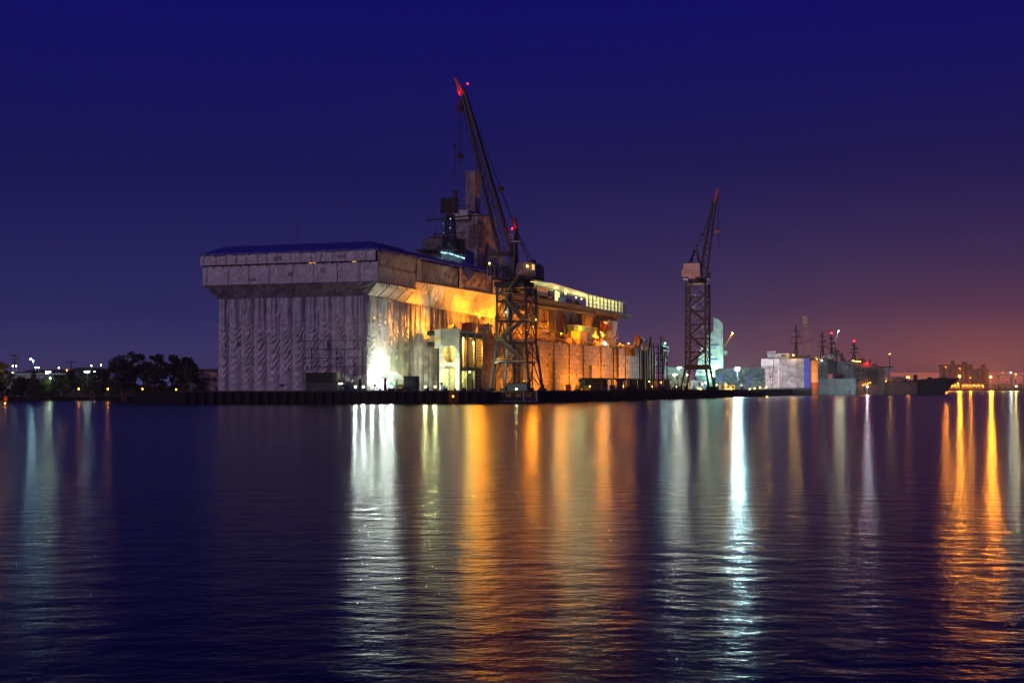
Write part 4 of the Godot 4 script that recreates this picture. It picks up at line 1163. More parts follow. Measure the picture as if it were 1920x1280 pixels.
func pier_things() -> void:
	container("shipping_container", "dark corrugated container standing on the quay, lower of the stacked pair", Vector3(-9.4, 3.1, 7.2), Vector3(9.2, 2.6, 2.6), M.ship_grey)
	container("shipping_container", "black corrugated container, upper of the stacked pair before the white shroud", Vector3(-9.4, 5.7, 7.2), Vector3(9.2, 2.6, 2.6), M.steel_dark)
	container("shipping_container", "pale mint green container on the pier under the big crane", Vector3(30.0, 3.1, -38.0), Vector3(6.2, 2.5, 2.5), M.mint_paint)
	var t := yard_thing("portable_toilet", "small teal portable toilet beside the dark stacked containers", "toilet", Vector3(-3.6, 3.1, 8.4))
	box("cabin", Vector3(0, 1.1, 0), Vector3(1.1, 2.2, 1.1), M.teal_steel, t)
	box("roof", Vector3(0, 2.28, 0), Vector3(1.2, 0.16, 1.2), M.wrap_clean, t)
	box("door", Vector3(-0.05, 1.05, 0.57), Vector3(0.7, 1.8, 0.05), M.teal_pale, t)
	# platform stair beside it
	t = yard_thing("work_platform", "low scaffold stair platform between dark containers and shroud corner", "platform", Vector3(-2.4, 3.1, 6.4))
	box("deck", Vector3(0, 3.1, 0), Vector3(2.6, 0.2, 1.4), M.ship_grey, t)
	for s in [-1.2, 1.2]:
		box("post", Vector3(s, 2.4, 0.6), Vector3(0.14, 4.8, 0.14), M.crane_light, t)
	rail(Vector3(-1.2, 3.2, 0.66), Vector3(1.2, 3.2, 0.66), M.crane_light, t, 1.4, 0.8)
	# white canopy tent with gear under it
	t = yard_thing("canopy_tent", "white peaked canopy tent glowing beside the brightly lit shroud", "tent", Vector3(8.2, 3.1, 1.8))
	put("canopy", lathe(PackedVector2Array([Vector2(0.05, 5.6), Vector2(1.4, 5.2), Vector2(2.6, 4.5), Vector2(3.5, 3.7), Vector2(3.45, 3.4)]), 24), M.enclosure_sheet, t, Transform3D(Basis.from_scale(Vector3(0.95, 1, 0.8)), Vector3.ZERO))
	bulb(Vector3(0, 3.3, 0), "white", WHITE, 16.0, t, 0.3)
	for s in [[-2.3, -1.6], [2.3, -1.6], [-2.3, 1.6], [2.3, 1.6]]:
		tube("post", Vector3(s[0], 0, s[1]), Vector3(s[0], 3.9, s[1]), 0.08, M.white_paint, t)
	t = yard_thing("tool_cabinet", "green tool cabinet under the white canopy tent", "cabinet", Vector3(8.4, 3.1, 1.0))
	box("body", Vector3(0, 1.5, 0), Vector3(1.8, 2.6, 0.9), M.green_paint, t)
	box("door", Vector3(0.45, 1.5, 0.47), Vector3(0.84, 2.4, 0.04), M.mint_paint, t)
	box("shelf", Vector3(0, 0.15, 0), Vector3(2.0, 0.3, 1.0), M.rust, t)
	t = yard_thing("cable_crate", "yellow and red crate stack under the right half of the canopy tent", "crate", Vector3(10.3, 3.1, 1.2))
	box("crate", Vector3(0, 0.5, 0), Vector3(1.7, 1.0, 1.2), M.rust, t)
	box("crate", Vector3(0.1, 1.5, 0), Vector3(1.5, 0.9, 1.0), M.yellow_paint, t)
	box("strap", Vector3(0.1, 1.5, 0.53), Vector3(0.16, 0.94, 0.05), M.orange_paint, t)
	t = yard_thing("site_hut", "dark green square hut right of the canopy tent", "hut", Vector3(12.9, 3.1, -0.6))
	box("wall", Vector3(0, 2.0, 0), Vector3(3.3, 4.0, 3.0), M.hut_green, t)
	box("roof", Vector3(0, 4.1, 0), Vector3(3.6, 0.2, 3.3), M.steel_dark, t)
	box("door", Vector3(0.6, 1.2, 1.53), Vector3(1.0, 2.2, 0.06), M.steel_dark, t)
	box("skid", Vector3(0, 0.1, 1.56), Vector3(3.2, 0.18, 0.1), M.wrap_clean, t)
	# stair frame left of the tent
	t = yard_thing("stair_frame", "thin steel stair frame standing left of the canopy tent", "stairs", Vector3(4.9, 3.1, 1.6))
	for s in [-0.9, 0.9]:
		tube("post", Vector3(s, 0, 0), Vector3(s, 4.4, 0), 0.09, M.steel_dark, t)
	beam("stringer", Vector3(-0.9, 3.0, 0.1), Vector3(2.2, 0.2, 0.1), 0.15, 0.3, M.steel_dark, t)
	for i in 6:
		box("tread", Vector3(-0.6 + i * 0.48, 2.7 - i * 0.44, 0.3), Vector3(0.45, 0.08, 0.7), M.rust, t)
	# floodlight stands that light the shroud
	t = yard_thing("floodlight_stand", "floodlight stand close to the shroud, whitening its lower folds", "floodlight", Vector3(3.8, 3.1, -8.6))
	tube("mast", Vector3(0, 0, 0), Vector3(0, 2.0, 0), 0.09, M.steel_dark, t)
	box("ballast", Vector3(0, 0.3, 0), Vector3(1.2, 0.6, 1.2), M.steel_dark, t)
	beam("arm", Vector3(0, 1.9, 0), Vector3(-1.7, 2.2, 0), 0.1, 0.1, M.steel_dark, t)
	bulb(Vector3(-1.7, 2.5, 0), "white", WHITE, 80.0, t, 0.4)
	t = yard_thing("floodlight_stand", "floodlight stand behind the canopy tent aimed along the side folds", "floodlight", Vector3(9.4, 3.1, -6.0), 0.0)
	tube("mast", Vector3(0, 0, 0), Vector3(0, 3.4, 0), 0.09, M.steel_dark, t)
	box("ballast", Vector3(0, 0.3, 0), Vector3(1.2, 0.6, 1.2), M.steel_dark, t)
	flood(Vector3(-0.2, 3.6, 0), Vector3(-9.4, 10.0, 2.0), "white", Color(0.95, 1.0, 0.88), 520.0, 60.0, t)
	flood(Vector3(0, 3.6, -0.3), Vector3(-9.4, 6.0, -22.0), "lime", Color(0.95, 1.0, 0.70), 260.0, 46.0, t)
	t = yard_thing("floodlight_stand", "floodlight stand on the quay apron throwing pale light on the stern folds", "floodlight", Vector3(-3.0, 3.1, 9.6))
	tube("mast", Vector3(0, 0, 0), Vector3(0, 1.6, 0), 0.09, M.steel_dark, t)
	box("ballast", Vector3(0, 0.3, 0), Vector3(1.2, 0.6, 1.2), M.steel_dark, t)
	flood(Vector3(0, 1.9, -0.2), Vector3(-4.0, 10.0, -9.6), "lime", Color(1.0, 0.95, 0.72), 26.0, 62.0, t)
	t = yard_thing("floodlight_stand", "floodlight stand in front of the white dock portal tower", "floodlight", Vector3(12.6, 3.1, -22.0))
	tube("mast", Vector3(0, 0, 0), Vector3(0, 2.2, 0), 0.09, M.steel_dark, t)
	box("ballast", Vector3(0, 0.3, 0), Vector3(1.2, 0.6, 1.2), M.steel_dark, t)
	flood(Vector3(0, 2.4, -0.3), Vector3(-4.2, 8.5, -15.5), "lime", Color(0.98, 1.0, 0.84), 520.0, 52.0, t)
	# floodlights turned out over the water for the boats
	var outx := [1.6, 3.6, 5.8, 8.2, 10.6, 19.0, 21.4]
	for k in 7:
		t = yard_thing("floodlight_stand", ["white floodlight facing the water at the shroud corner", "white floodlight facing the water right of the shroud corner", "white floodlight facing the water before the brightest folds", "white floodlight facing the water before the canopy tent", "white floodlight facing the water before the green hut", "pale yellow floodlight facing the water left of the portal tower", "pale yellow floodlight facing the water below the portal tower"][k], "floodlight", Vector3(outx[k], 3.1, 10.6 - outx[k] * 0.36), 0.0, "floodlights turned to the water")
		tube("mast", Vector3(0, 0, 0), Vector3(0, 1.2, 0), 0.08, M.steel_dark, t)
		box("ballast", Vector3(0, 0.2, 0), Vector3(0.8, 0.4, 0.8), M.steel_dark, t)
		flood(Vector3(0, 1.4, 0.4), Vector3(12.0, 0.0, 60.0), "white" if k < 5 else "lime", WHITE if k < 5 else Color(0.96, 1.0, 0.66), [45.0, 80.0, 60.0, 45.0, 30.0, 36.0, 40.0][k], 40.0, t)
	# sodium floods low on the pier, wide over the wall
	var spots := [[-78.0, 150.0], [-112.0, 300.0], [-146.0, 420.0], [-180.0, 420.0], [-212.0, 330.0]]
	for i in spots.size():
		t = yard_thing("floodlight_stand", ["low sodium floodlight facing the dock wall beside the big crane", "low sodium floodlight facing the dock wall, second from the big crane", "low sodium floodlight facing the dock wall at the near end of the long shed", "low sodium floodlight behind the middle of the long shed", "low sodium floodlight behind the far end of the long shed"][i], "floodlight", Vector3(24.0, 3.1, spots[i][0]), 0.0, "sodium floodlights along the dock wall")
		tube("mast", Vector3(0, 0, 0), Vector3(0, 1.5, 0), 0.09, M.steel_dark, t)
		box("ballast", Vector3(0, 0.3, 0), Vector3(1.0, 0.6, 1.0), M.steel_dark, t)
		flood(Vector3(-0.2, 1.8, 0), Vector3(-12.0, 8.0, 0), "sodium", SODIUM, spots[i][1] * 3.9, 70.0, t)
	# piles, signs and bollards
	pile("thick dark pile standing at the stern corner of the shroud", Vector3(0.8, 3.1, 6.0), 3.2, 0.34)
	pile("dark pile standing in front of the canopy tent", Vector3(7.6, 3.1, 4.6), 3.3, 0.3)
	pile("slim dark pile on the quay left of the big crane's foot", Vector3(27.6, 3.1, -8.0), 3.1, 0.26)
	for i in 3:
		var p: Vector3 = [Vector3(-2.0, 3.1, 9.4), Vector3(5.2, 3.1, 6.6), Vector3(-19.0, 3.1, 12.6)][i]
		t = yard_thing("sign_post", ["dark blank sign on a post at the shroud corner", "dark blank sign on a post before the white lit folds", "dark blank sign on a post left of the stacked containers"][i], "sign", p, 0.0, "blank signs along the quay edge")
		tube("post", Vector3(0, 0, 0), Vector3(0, 1.7, 0), 0.07, M.steel_dark, t)
		box("board", Vector3(0, 1.75, 0.06), Vector3(1.3, 0.55, 0.08), M.steel_dark, t)
	var bol := [[1.8, 8.6], [3.6, 9.0], [10.8, 6.4], [14.5, 5.0], [19.0, 3.6], [23.5, 1.8], [31.0, -1.6]]
	for i in bol.size():
		t = yard_thing("bollard", ["dark bollard below the shroud corner", "dark bollard next right of the shroud corner", "dark bollard in front of the green hut", "dark bollard right of the green hut", "dark bollard before the white portal tower", "dark bollard right of the white portal tower", "dark bollard at the quay's outer corner"][i], "bollard", Vector3(bol[i][0], 3.1, bol[i][1]), 0.0, "bollards along the quay edge")
		tube("stem", Vector3.ZERO, Vector3(0, 0.8, 0), 0.28, M.black_rubber, t)
		tube("cap", Vector3(0, 0.8, 0), Vector3(0, 1.0, 0), 0.42, M.black_rubber, t)
	# heaps of hoses, pallets, drums along the edge
	rng.seed = 31
	var kinds := [["pallet_stack", "stack of pale pallets", "pallets"], ["oil_drum", "small steel drum", "drum"], ["hose_coil", "pale coil of hose", "hose"], ["cable_reel", "wooden cable reel", "reel"]]
	var places := ["by the canopy tent", "below the green hut", "left of the white portal tower", "right of the white portal tower", "below the lit slots of the dock bay", "beside the slim dark pile"]
	for i in 24:
		var k: Array = kinds[i % 4]
		var s := float(i) / 24.0
		var p := Vector3(6.0, 3.1, 7.4).lerp(Vector3(33.0, 3.1, -3.6), s) + Vector3(0, 0, -rng.randf() * 1.4)
		t = yard_thing(k[0], k[1] + " on the quay edge " + places[i / 4], k[2], p, rng.randf() * 0.6, "gear along the quay edge")
		match i % 4:
			0:
				for j in 2 + i % 3:
					box("pallet", Vector3(0, 0.1 + j * 0.2, 0), Vector3(1.2, 0.14, 1.0), M.cream_paint, t, j * 0.1)
			1:
				tube("drum", Vector3.ZERO, Vector3(0, 0.9, 0), 0.32, M.blue_paint if i % 8 == 1 else M.rust, t)
				tube("lid", Vector3(0, 0.9, 0), Vector3(0, 0.94, 0), 0.34, M.steel_dark, t)
			2:
				for j in 3:
					put("coil", torus(0.55 - j * 0.08, 0.09), M.wrap_clean, t, Transform3D(Basis.IDENTITY, Vector3(0.1 * j, 0.1 + j * 0.16, 0)))
			3:
				for sx in [-0.4, 0.4]:
					tube("flange", Vector3(sx, 0.7, 0), Vector3(sx + 0.08, 0.7, 0), 0.7, M.timber, t)
				tube("core", Vector3(-0.4, 0.7, 0), Vector3(0.4, 0.7, 0), 0.35, M.rope, t)
	# lantern on the quay face
	t = yard_thing("quay_lantern", "small orange lantern on the dark quay face under the portal tower", "lantern", Vector3(26.6, 1.6, 3.1))
	box("bracket", Vector3(0, 0.4, -0.1), Vector3(0.2, 0.7, 0.5), M.steel_dark, t)
	bulb(Vector3(0, 0.4, 0.3), "sodium", SODIUM, 3.0, t, 0.36)
	# work float with yellow rails at the quay's corner
	t = yard_thing("work_float", "moored work float with yellow rails and pale fender boards at quay corner", "float", Vector3(40.5, 0.0, -6.4), 0.28)
	box("hull", Vector3(0, 0.35, 0), Vector3(12.0, 0.9, 3.6), M.steel_dark, t)
	box("coaming", Vector3(0.3, 1.3, -0.6), Vector3(11.0, 1.0, 2.0), M.ship_dark, t)
	for i in 9:
		box("fender_board", Vector3(-5.2 + i * 1.3, 0.75, 1.86), Vector3(0.9, 0.16, 0.1), M.wrap_clean, t)
		box("fender_board", Vector3(-4.8 + i * 1.25, 1.6, 0.46), Vector3(0.8, 0.14, 0.1), M.cream_paint, t)
	rail(Vector3(-5.4, 1.8, 0.3), Vector3(5.2, 1.8, 0.3), M.yellow_paint, t, 1.3, 0.9)
	rail(Vector3(-5.4, 1.8, -1.4), Vector3(5.2, 1.8, -1.4), M.yellow_paint, t, 1.3, 1.2)
	for i in 3:
		box("pump", Vector3(-2.0 + i * 2.6, 2.2, -0.6), Vector3(1.2, 0.9, 0.8), M.yellow_paint, t)
	for s in [-5.6, 2.2, 5.7]:
		tube("spud_pile", Vector3(s, -1.0, 0.6), Vector3(s, 3.4, 0.6), 0.2, M.wrap_clean, t)
	flood(Vector3(0.0, 3.9, -2.6), Vector3(0.5, 1.0, 2.0), "lime", Color(1, 1, 0.75), 3.5, 60.0, t)
	tube("lamp_mast", Vector3(0, 1.8, -2.6), Vector3(0, 3.9, -2.7), 0.08, M.steel_dark, t)
	# long low shed on the pier
	t = yard_thing("pier_shed", "long low dark shed with flat roof on the pier before the orange dock wall", "shed", Vector3(33.0, 3.1, -140.0))
	box("roof", Vector3(0, 4.2, -8), Vector3(7.6, 0.35, 92), M.rust, t)
	for i in 12:
		box("post", Vector3(3.4, 2.0, 36 - i * 8.0), Vector3(0.35, 4.1, 0.35), M.steel_dark, t)
		if i % 3 != 1:
			box("wall_panel", Vector3(-2.6 + (i % 2) * 4.0, 2.0, 32 - i * 8.0), Vector3(0.2, 3.9, 7.4), [M.ship_grey, M.rust, M.steel_dark][i % 3], t)
	box("gable_wall", Vector3(0, 2.0, 37.5), Vector3(7.0, 4.0, 0.25), M.steel_dark, t)
	bulb(Vector3(3.2, 3.4, -22.0), "amber", AMBER, 5.0, t, 0.3)
	bulb(Vector3(3.2, 3.2, -40.0), "sodium", SODIUM, 5.0, t, 0.3)
	rng.seed = 44
	var cols := ["orange_paint", "green_paint", "yellow_paint", "ship_grey", "blue_paint", "cream_paint", "mint_paint", "rust"]
	var cname := ["orange", "green", "yellow", "grey", "blue", "cream", "mint", "rusty"]
	for i in 16:
		var z := -62.0 - i * 9.6
		t = yard_thing("gear_crate", "%s lidded gear crate on the pier edge, %s" % [cname[i % 8], "by the loader" if i < 4 else ("before the shed's near half" if i < 8 else "before the shed's far half")], "crate", Vector3(37.4, 3.1, z), rng.randf() * 0.5, "gear crates on the pier edge")
		var h := rng.randf_range(0.9, 2.0)
		box("body", Vector3(0, h / 2, 0), Vector3(1.6, h, rng.randf_range(1.4, 3.0)), M[cols[i % 8]], t)
		box("lid", Vector3(0, h + 0.06, 0), Vector3(1.7, 0.12, 1.5), M.steel_dark, t)
		if i % 4 == 2:
			bulb(Vector3(0.9, 1.6, 0.5), "amber", AMBER, 2.2, t, 0.26)
	# loader
	t = yard_thing("wheel_loader", "green wheel loader parked on the pier between crane and shed", "loader", Vector3(35.0, 3.1, -84.0), 0.3)
	box("body", Vector3(0, 1.6, 0), Vector3(2.0, 1.2, 4.6), M.green_paint, t)
	box("cab", Vector3(0, 2.9, 0.4), Vector3(1.7, 1.6, 1.7), M.green_paint, t)
	box("cab_window", Vector3(0.86, 3.0, 0.4), Vector3(0.06, 1.0, 1.3), M.window_dark, t)
	for s in [[-1.0, -1.5], [1.0, -1.5], [-1.0, 1.5], [1.0, 1.5]]:
		var wh := tube("wheel", Vector3(s[0] - 0.25, 0.8, s[1]), Vector3(s[0] + 0.25, 0.8, s[1]), 0.8, M.black_rubber, t)
		wh.name = "wheel"
	for s in [-0.6, 0.6]:
		beam("lift_arm", Vector3(s, 1.9, -1.6), Vector3(s, 3.4, -4.2), 0.2, 0.35, M.yellow_paint, t)
	put("bucket", slab(PackedVector2Array([Vector2(-1.2, -0.6), Vector2(1.2, -0.6), Vector2(1.2, 0.5), Vector2(-1.2, 0.5)]), -0.5, 0.6), M.rust, t, Transform3D(Basis.IDENTITY, Vector3(0, 3.5, -4.7)))
	# white T-shaped davit before the shed
	for k in 2:
		t = yard_thing("davit", ["white T-shaped davit on the pier edge before the shed's near end", "second white davit right of the T-shaped davit"][k], "davit", Vector3(38.2, 3.1, -116.0 - k * 4.0), 0.0, "white davits")
		tube("post", Vector3.ZERO, Vector3(0, 3.2, 0), 0.14, M.wrap_clean, t)
		beam("arm", Vector3(-0.2, 3.2, 1.2 if k == 0 else 0.1), Vector3(-0.2, 3.2, -1.2), 0.22, 0.22, M.wrap_clean, t)
	# shrubs along the outer edge of the pier
	rng.seed = 8
	for i in 22:
		var z := -60.0 - i * 8.6
		shrub(yd(Vector3(39.6, 0.2, z)), 2.0 + rng.randf() * 2.0, 100 + i, "one of the dark scrubby bushes growing along the pier's outer face")
	# slack ropes from the dock to the shroud
	t = yard_thing("mooring_rope", "dark rope sagging from the shroud's corner down to the portal tower", "rope", Vector3(4.4, 34.5, -31.0))
	var prev := Vector3.ZERO
	for i in 12:
		var k := (i + 1.0) / 12.0
		var p := Vector3(0.8 * k, -13.2 * k - sin(k * PI) * 3.2, -6.0 * k)
		tube("strand", prev, p, 0.07, M.rope, t)
		prev = p

func torus(r: float, thick: float) -> TorusMesh:
	var m := TorusMesh.new()
	m.inner_radius = r - thick
	m.outer_radius = r + thick
	m.rings = 14
	m.ring_segments = 6
	return m

# ---------------------------------------------------------------- plants
func leaves(st: SurfaceTool, r: RandomNumberGenerator, c: Vector3, rad: Vector3, n: int, size: float) -> void:
	for i in n:
		var v := Vector3(r.randfn(), r.randfn(), r.randfn()).normalized() * pow(r.randf(), 0.45)
		var p := c + v * rad
		var b := Basis.from_euler(Vector3(r.randf() * TAU, r.randf() * TAU, r.randf() * TAU))
		var s := size * r.randf_range(0.6, 1.4)
		st.add_vertex(p + b * Vector3(-s, 0, 0))
		st.add_vertex(p + b * Vector3(s * 0.2, 0, s * 0.7))
		st.add_vertex(p + b * Vector3(s, 0.1, -s * 0.2))

func tree(at: Vector3, h: float, w: float, seed_: int, label: String, m: Material, cone := false) -> void:
	var t := thing("cypress_tree" if cone else "broadleaf_tree", label, "tree", at, 0.0, "trees on the left shore")
	var r := RandomNumberGenerator.new()
	r.seed = seed_
	tube("trunk", Vector3.ZERO, Vector3(0, h * 0.45, 0), 0.12 + h * 0.014, M.bark, t)
	var st := start()
	if cone:
		for i in 14:
			var k := i / 13.0
			leaves(st, r, Vector3(0, h * (0.12 + 0.84 * k), 0), Vector3(w * (1.05 - k), h * 0.07, w * (1.05 - k)), int(150 * (1.1 - k)), 0.34)
	else:
		for i in 6:
			var a := r.randf() * TAU
			var e := Vector3(cos(a) * w * 0.6, h * r.randf_range(0.5, 0.8), sin(a) * w * 0.6)
			beam("limb", Vector3(0, h * r.randf_range(0.25, 0.42), 0), e, 0.22, 0.22, M.bark, t)
		for i in 46:
			var a := r.randf() * TAU
			var k := r.randf()
			var q := sqrt(r.randf()) * w * r.randf_range(0.75, 1.15) * (1.0 - 0.6 * k * k)
			var cr := w * r.randf_range(0.10, 0.36)
			leaves(st, r, Vector3(cos(a) * q, h * (0.10 + 0.84 * k), sin(a) * q), Vector3(cr, cr * 0.8, cr), 120, 0.40)
	put("crown", done(st), m, t)

func shrub(at: Vector3, w: float, seed_: int, label: String, group := "bushes along the water's edge") -> void:
	var t := thing("shrub", label, "shrub", at, 0.0, group)
	var r := RandomNumberGenerator.new()
	r.seed = seed_
	var st := start()
	for i in 6:
		leaves(st, r, Vector3(r.randf_range(-1, 1) * w * 0.7, w * r.randf_range(0.3, 0.75), r.randf_range(-0.6, 0.6) * w), Vector3(w * 0.5, w * 0.42, w * 0.45), 70, 0.28)
	put("foliage", done(st), M.leaf_dark, t)
	tube("stem", Vector3(0, -0.2, 0), Vector3(0, w * 0.6, 0), 0.08, M.bark, t)

func left_shore() -> void:
	# trees: pixel columns in the photograph turned to metres
	var T := [
		[Vector3(-135.43, 1.45, -505.00), 14.0, 6.2, "broad dark tree at the left of the big clump, flat top"],
		[Vector3(-131.73, 1.41, -512.00), 15.6, 6.0, "tallest dark tree of the shore clump"],
		[Vector3(-121.74, 1.48, -500.00), 14.6, 5.4, "dark tree with a spiky top in the middle of the clump"],
		[Vector3(-117.78, 1.43, -508.00), 14.4, 5.6, "dark round tree right of the spiky one"],
		[Vector3(-110.83, 1.48, -500.00), 13.8, 5.0, "dark tree at the right end of the clump beside the small white building"],
		[Vector3(-145.12, 1.37, -520.00), 9.5, 4.6, "lower dark tree left of the big clump"],
		[Vector3(-156.99, 1.26, -540.00), 10.8, 4.4, "dark tree behind the twin white lamps"],
		[Vector3(-168.50, 1.15, -560.00), 10.0, 3.6, "thin dark tree beside the utility pole"],
		[Vector3(-163.32, 1.31, -530.00), 7.8, 4.0, "bushy green tree right of the bright white lamp"],
		[Vector3(-165.53, 1.37, -520.00), 6.6, 4.2, "low green tree under the bright white lamp"],
		[Vector3(-167.16, 1.48, -500.00), 6.2, 4.4, "low dark tree left of the cypress"],
		[Vector3(-175.62, 1.45, -505.00), 12.0, 4.6, "dark tree cut by the left edge of the picture"],
	]
	for i in T.size():
		var p: Vector3 = T[i][0]
		tree(Vector3(p.x, 1.2, p.z), T[i][1], T[i][2], 300 + i, T[i][3], M.leaf_mid if i in [8, 9] else M.leaf_dark)
	var cp := Vector3(-162.51, 1.49, -498.00)
	tree(Vector3(cp.x, 1.2, cp.z), 9.6, 2.9, 330, "pointed green cypress left of the bright white lamp", M.leaf_mid, true)
	rng.seed = 71
	var sx := [Vector3(-167.37, 0.46, -490.00), Vector3(-161.67, 0.46, -490.00), Vector3(-157.40, 0.46, -490.00), Vector3(-153.03, 0.45, -492.00), Vector3(-148.74, 0.45, -492.00), Vector3(-141.09, 0.43, -494.00), Vector3(-133.91, 0.43, -494.00), Vector3(-128.17, 0.43, -494.00), Vector3(-122.06, 0.43, -494.00), Vector3(-116.68, 0.43, -494.00), Vector3(-110.48, 0.45, -492.00), Vector3(-103.49, 0.67, -486.00), Vector3(-100.25, 0.68, -484.00)]
	var sl := ["at the far left beside the channel marker", "below the cypress", "below the bright white lamp", "left of the twin white lamps", "below the utility pole", "below the twin white lamps", "between the second and third orange globe lamps", "left of the third orange globe lamp", "right of the third orange globe lamp", "left of the fourth orange globe lamp", "right of the fourth orange globe lamp", "left of the small white building", "in front of the small white building"]
	for i in sx.size():
		shrub(Vector3(sx[i].x, 1.1, sx[i].z), 2.2 + rng.randf() * 1.2, 500 + i, "low dark bush on the shore " + sl[i], "bushes on the left shore")
	# waterside lamps
	for k in [[Vector3(-142.93, 3.85, -484.00), "first orange globe lamp from the left on the waterside walk"], [Vector3(-133.34, 3.85, -484.00), "second orange globe lamp on the waterside walk"], [Vector3(-121.90, 3.85, -484.00), "third orange globe lamp on the waterside walk"], [Vector3(-110.82, 3.67, -484.00), "fourth and rightmost orange globe lamp on the waterside walk"]]:
		lamp_post("globe_lamp", k[1], k[0], 1.3, "sodium", SODIUM, 10.0, 1, "orange globe lamps on the waterside walk", 0.46)
	lamp_post("floodlight_mast", "brightest white lamp at far left, above the cypress", Vector3(-177.14, 10.31, -560.00), 1.3, "white", WHITE, 20.0, 6)
	lamp_post("floodlight_mast", "left one of the twin white lamps before the trees", Vector3(-153.58, 9.98, -530.00), 1.3, "white", WHITE, 9.0, 4)
	lamp_post("floodlight_mast", "right one of the twin white lamps before the trees", Vector3(-150.11, 9.98, -530.00), 1.3, "white", WHITE, 9.0, 4)
	lamp_post("floodlight_mast", "small greenish lamp just below the brightest left lamp", Vector3(-162.13, 7.57, -515.00), 1.3, "white", Color(0.8, 1, 0.7), 22.0, 1)
	lamp_post("street_lamp", "orange street lamp right of the brightest white lamp", Vector3(-188.23, 11.64, -620.00), 1.3, "sodium", SODIUM, 14.0, 1)
	lamp_post("street_lamp", "tall cyan street lamp left of the bright lamp", Vector3(-210.06, 16.76, -640.00), 1.3, "cold", COLD, 10.0, 2)
	lamp_post("street_lamp", "cyan street lamp just right of the tall cyan lamp", Vector3(-215.54, 16.19, -660.00), 1.3, "cold", COLD, 60.0, 1)
	for k in [[23.5, 686, "left lamp of the pair at the utility pole"], [30, 686, "right lamp of the pair at the utility pole"], [66.5, 689, "left lamp of the small pair above the cypress"], [72, 689, "right lamp of the small pair above the cypress"], [110, 689.5, "small white lamp between bright lamp and orange lamp"], [171, 685.5, "small lamp above the twin white lamps"], [189, 684, "small lamp right above the twin white lamps"], [23, 699, "low white lamp below the utility pole"]]:
		var p: Vector3 = {23.5: Vector3(-238.37, 14.63, -700.00), 30: Vector3(-236.72, 14.63, -700.00), 66.5: Vector3(-227.42, 13.87, -700.00), 72: Vector3(-226.02, 13.87, -700.00), 110: Vector3(-216.35, 13.74, -700.00), 171: Vector3(-200.83, 14.76, -700.00), 189: Vector3(-196.25, 15.14, -700.00), 23: Vector3(-218.03, 10.71, -640.00)}[k[0]]
		lamp_post("street_lamp", k[2], p, 1.3, "white", WHITE, 8.0, 1, "street lamps behind the left shore", 0.48)
	lamp_post("street_lamp", "yellow lamp at the far left picture edge", Vector3(-175.62, 10.74, -500.00), 1.3, "amber", AMBER, 40.0, 2)
	# red beacon
	var t := thing("signal_post", "red signal lamp among the bushes at far left", "signal", Vector3((Vector3(-175.41, 6.47, -520.00)).x, 1.3, -520.0))
	tube("post", Vector3.ZERO, Vector3(0, 4.9, 0), 0.12, M.crane_light, t)
	box("signal_head", Vector3(0, 5.2, -0.2), Vector3(0.9, 1.2, 0.3), M.steel_dark, t)
	bulb(Vector3(0, 5.2, 0.3), "red", RED, 30.0, t, 0.48)
	# utility poles
	for k in 2:
		var p: Vector3 = [Vector3(-217.25, 3.50, -640.00), Vector3(-180.56, 3.55, -600.00)][k]
		t = thing("utility_pole", ["utility pole with three crossarms at far left", "plain utility pole behind the thin tree"][k], "pole", Vector3(p.x, 1.3, p.z), 0.0, "utility poles")
		var h: float = [17.5, 14.0][k]
		tube("pole", Vector3.ZERO, Vector3(0, h, 0), 0.25, M.crane_light, t)
		for j in (3 if k == 0 else 1):
			box("crossarm", Vector3(0, h - 0.6 - j * 1.6, 0), Vector3(4.2 - j * 0.6, 0.25, 0.25), M.crane_light, t)
			for s in [-1.6, -0.6, 0.6, 1.6]:
				box("insulator", Vector3(s, h - 0.3 - j * 1.6, 0), Vector3(0.2, 0.4, 0.2), M.ship_grey, t)
	# long pale building behind the bushes
	var b0 := Vector3(-227.41, 4.20, -660.00)
	var b1 := Vector3(-206.65, 4.20, -690.00)
	t = thing("long_building", "long low pale building behind the bushes at far left", "building", Vector3((b0.x + b1.x) / 2, 1.3, (b0.z + b1.z) / 2))
	box("wall", Vector3(0, 4.6, 0), Vector3(30.0, 9.0, 10.0), M.wall_pale, t)
	box("roof", Vector3(0, 9.3, 0), Vector3(31.0, 0.5, 11.0), M.wrap_clean, t)
	for i in 9:
		box("window", Vector3(-13.0 + i * 3.2, 6.2, 5.03), Vector3(2.0, 1.6, 0.1), M.window_dark, t)
		box("window_sill", Vector3(-13.0 + i * 3.2, 5.3, 5.1), Vector3(2.2, 0.16, 0.24), M.wrap_clean, t)
	# small white building beside the shroud
	var wb := Vector3(-102.49, 4.20, -500.00)
	t = thing("white_building", "small white building with two dark windows left of the shroud", "building", Vector3(wb.x, 1.3, wb.z - 6.0))
	box("wall", Vector3(0, 4.4, 0), Vector3(12.0, 8.8, 10.0), M.wall_pale, t)
	put("roof", slab(PackedVector2Array([Vector2(-6.3, 8.8), Vector2(6.3, 8.4), Vector2(6.3, 8.8), Vector2(-6.3, 9.2)]), -5.2, 5.2), M.steel_dark, t)
	box("window", Vector3(-2.2, 5.9, 5.02), Vector3(2.4, 0.8, 0.1), M.window_dark, t)
	for s in [-0.28, 0.28]:
		box("window", Vector3(0.7 + s, 5.9, 5.02), Vector3(0.44, 1.4, 0.1), M.window_dark, t)
	box("door", Vector3(1.6, 1.4, 5.03), Vector3(1.2, 2.6, 0.1), M.steel_dark, t)
	# hills and hazy blue roofs behind
	t = thing("warehouse", "distant blue-grey warehouse roof showing above the small white building", "building", Vector3((Vector3(-169.28, 4.20, -820.00)).x, 1.3, -820.0))
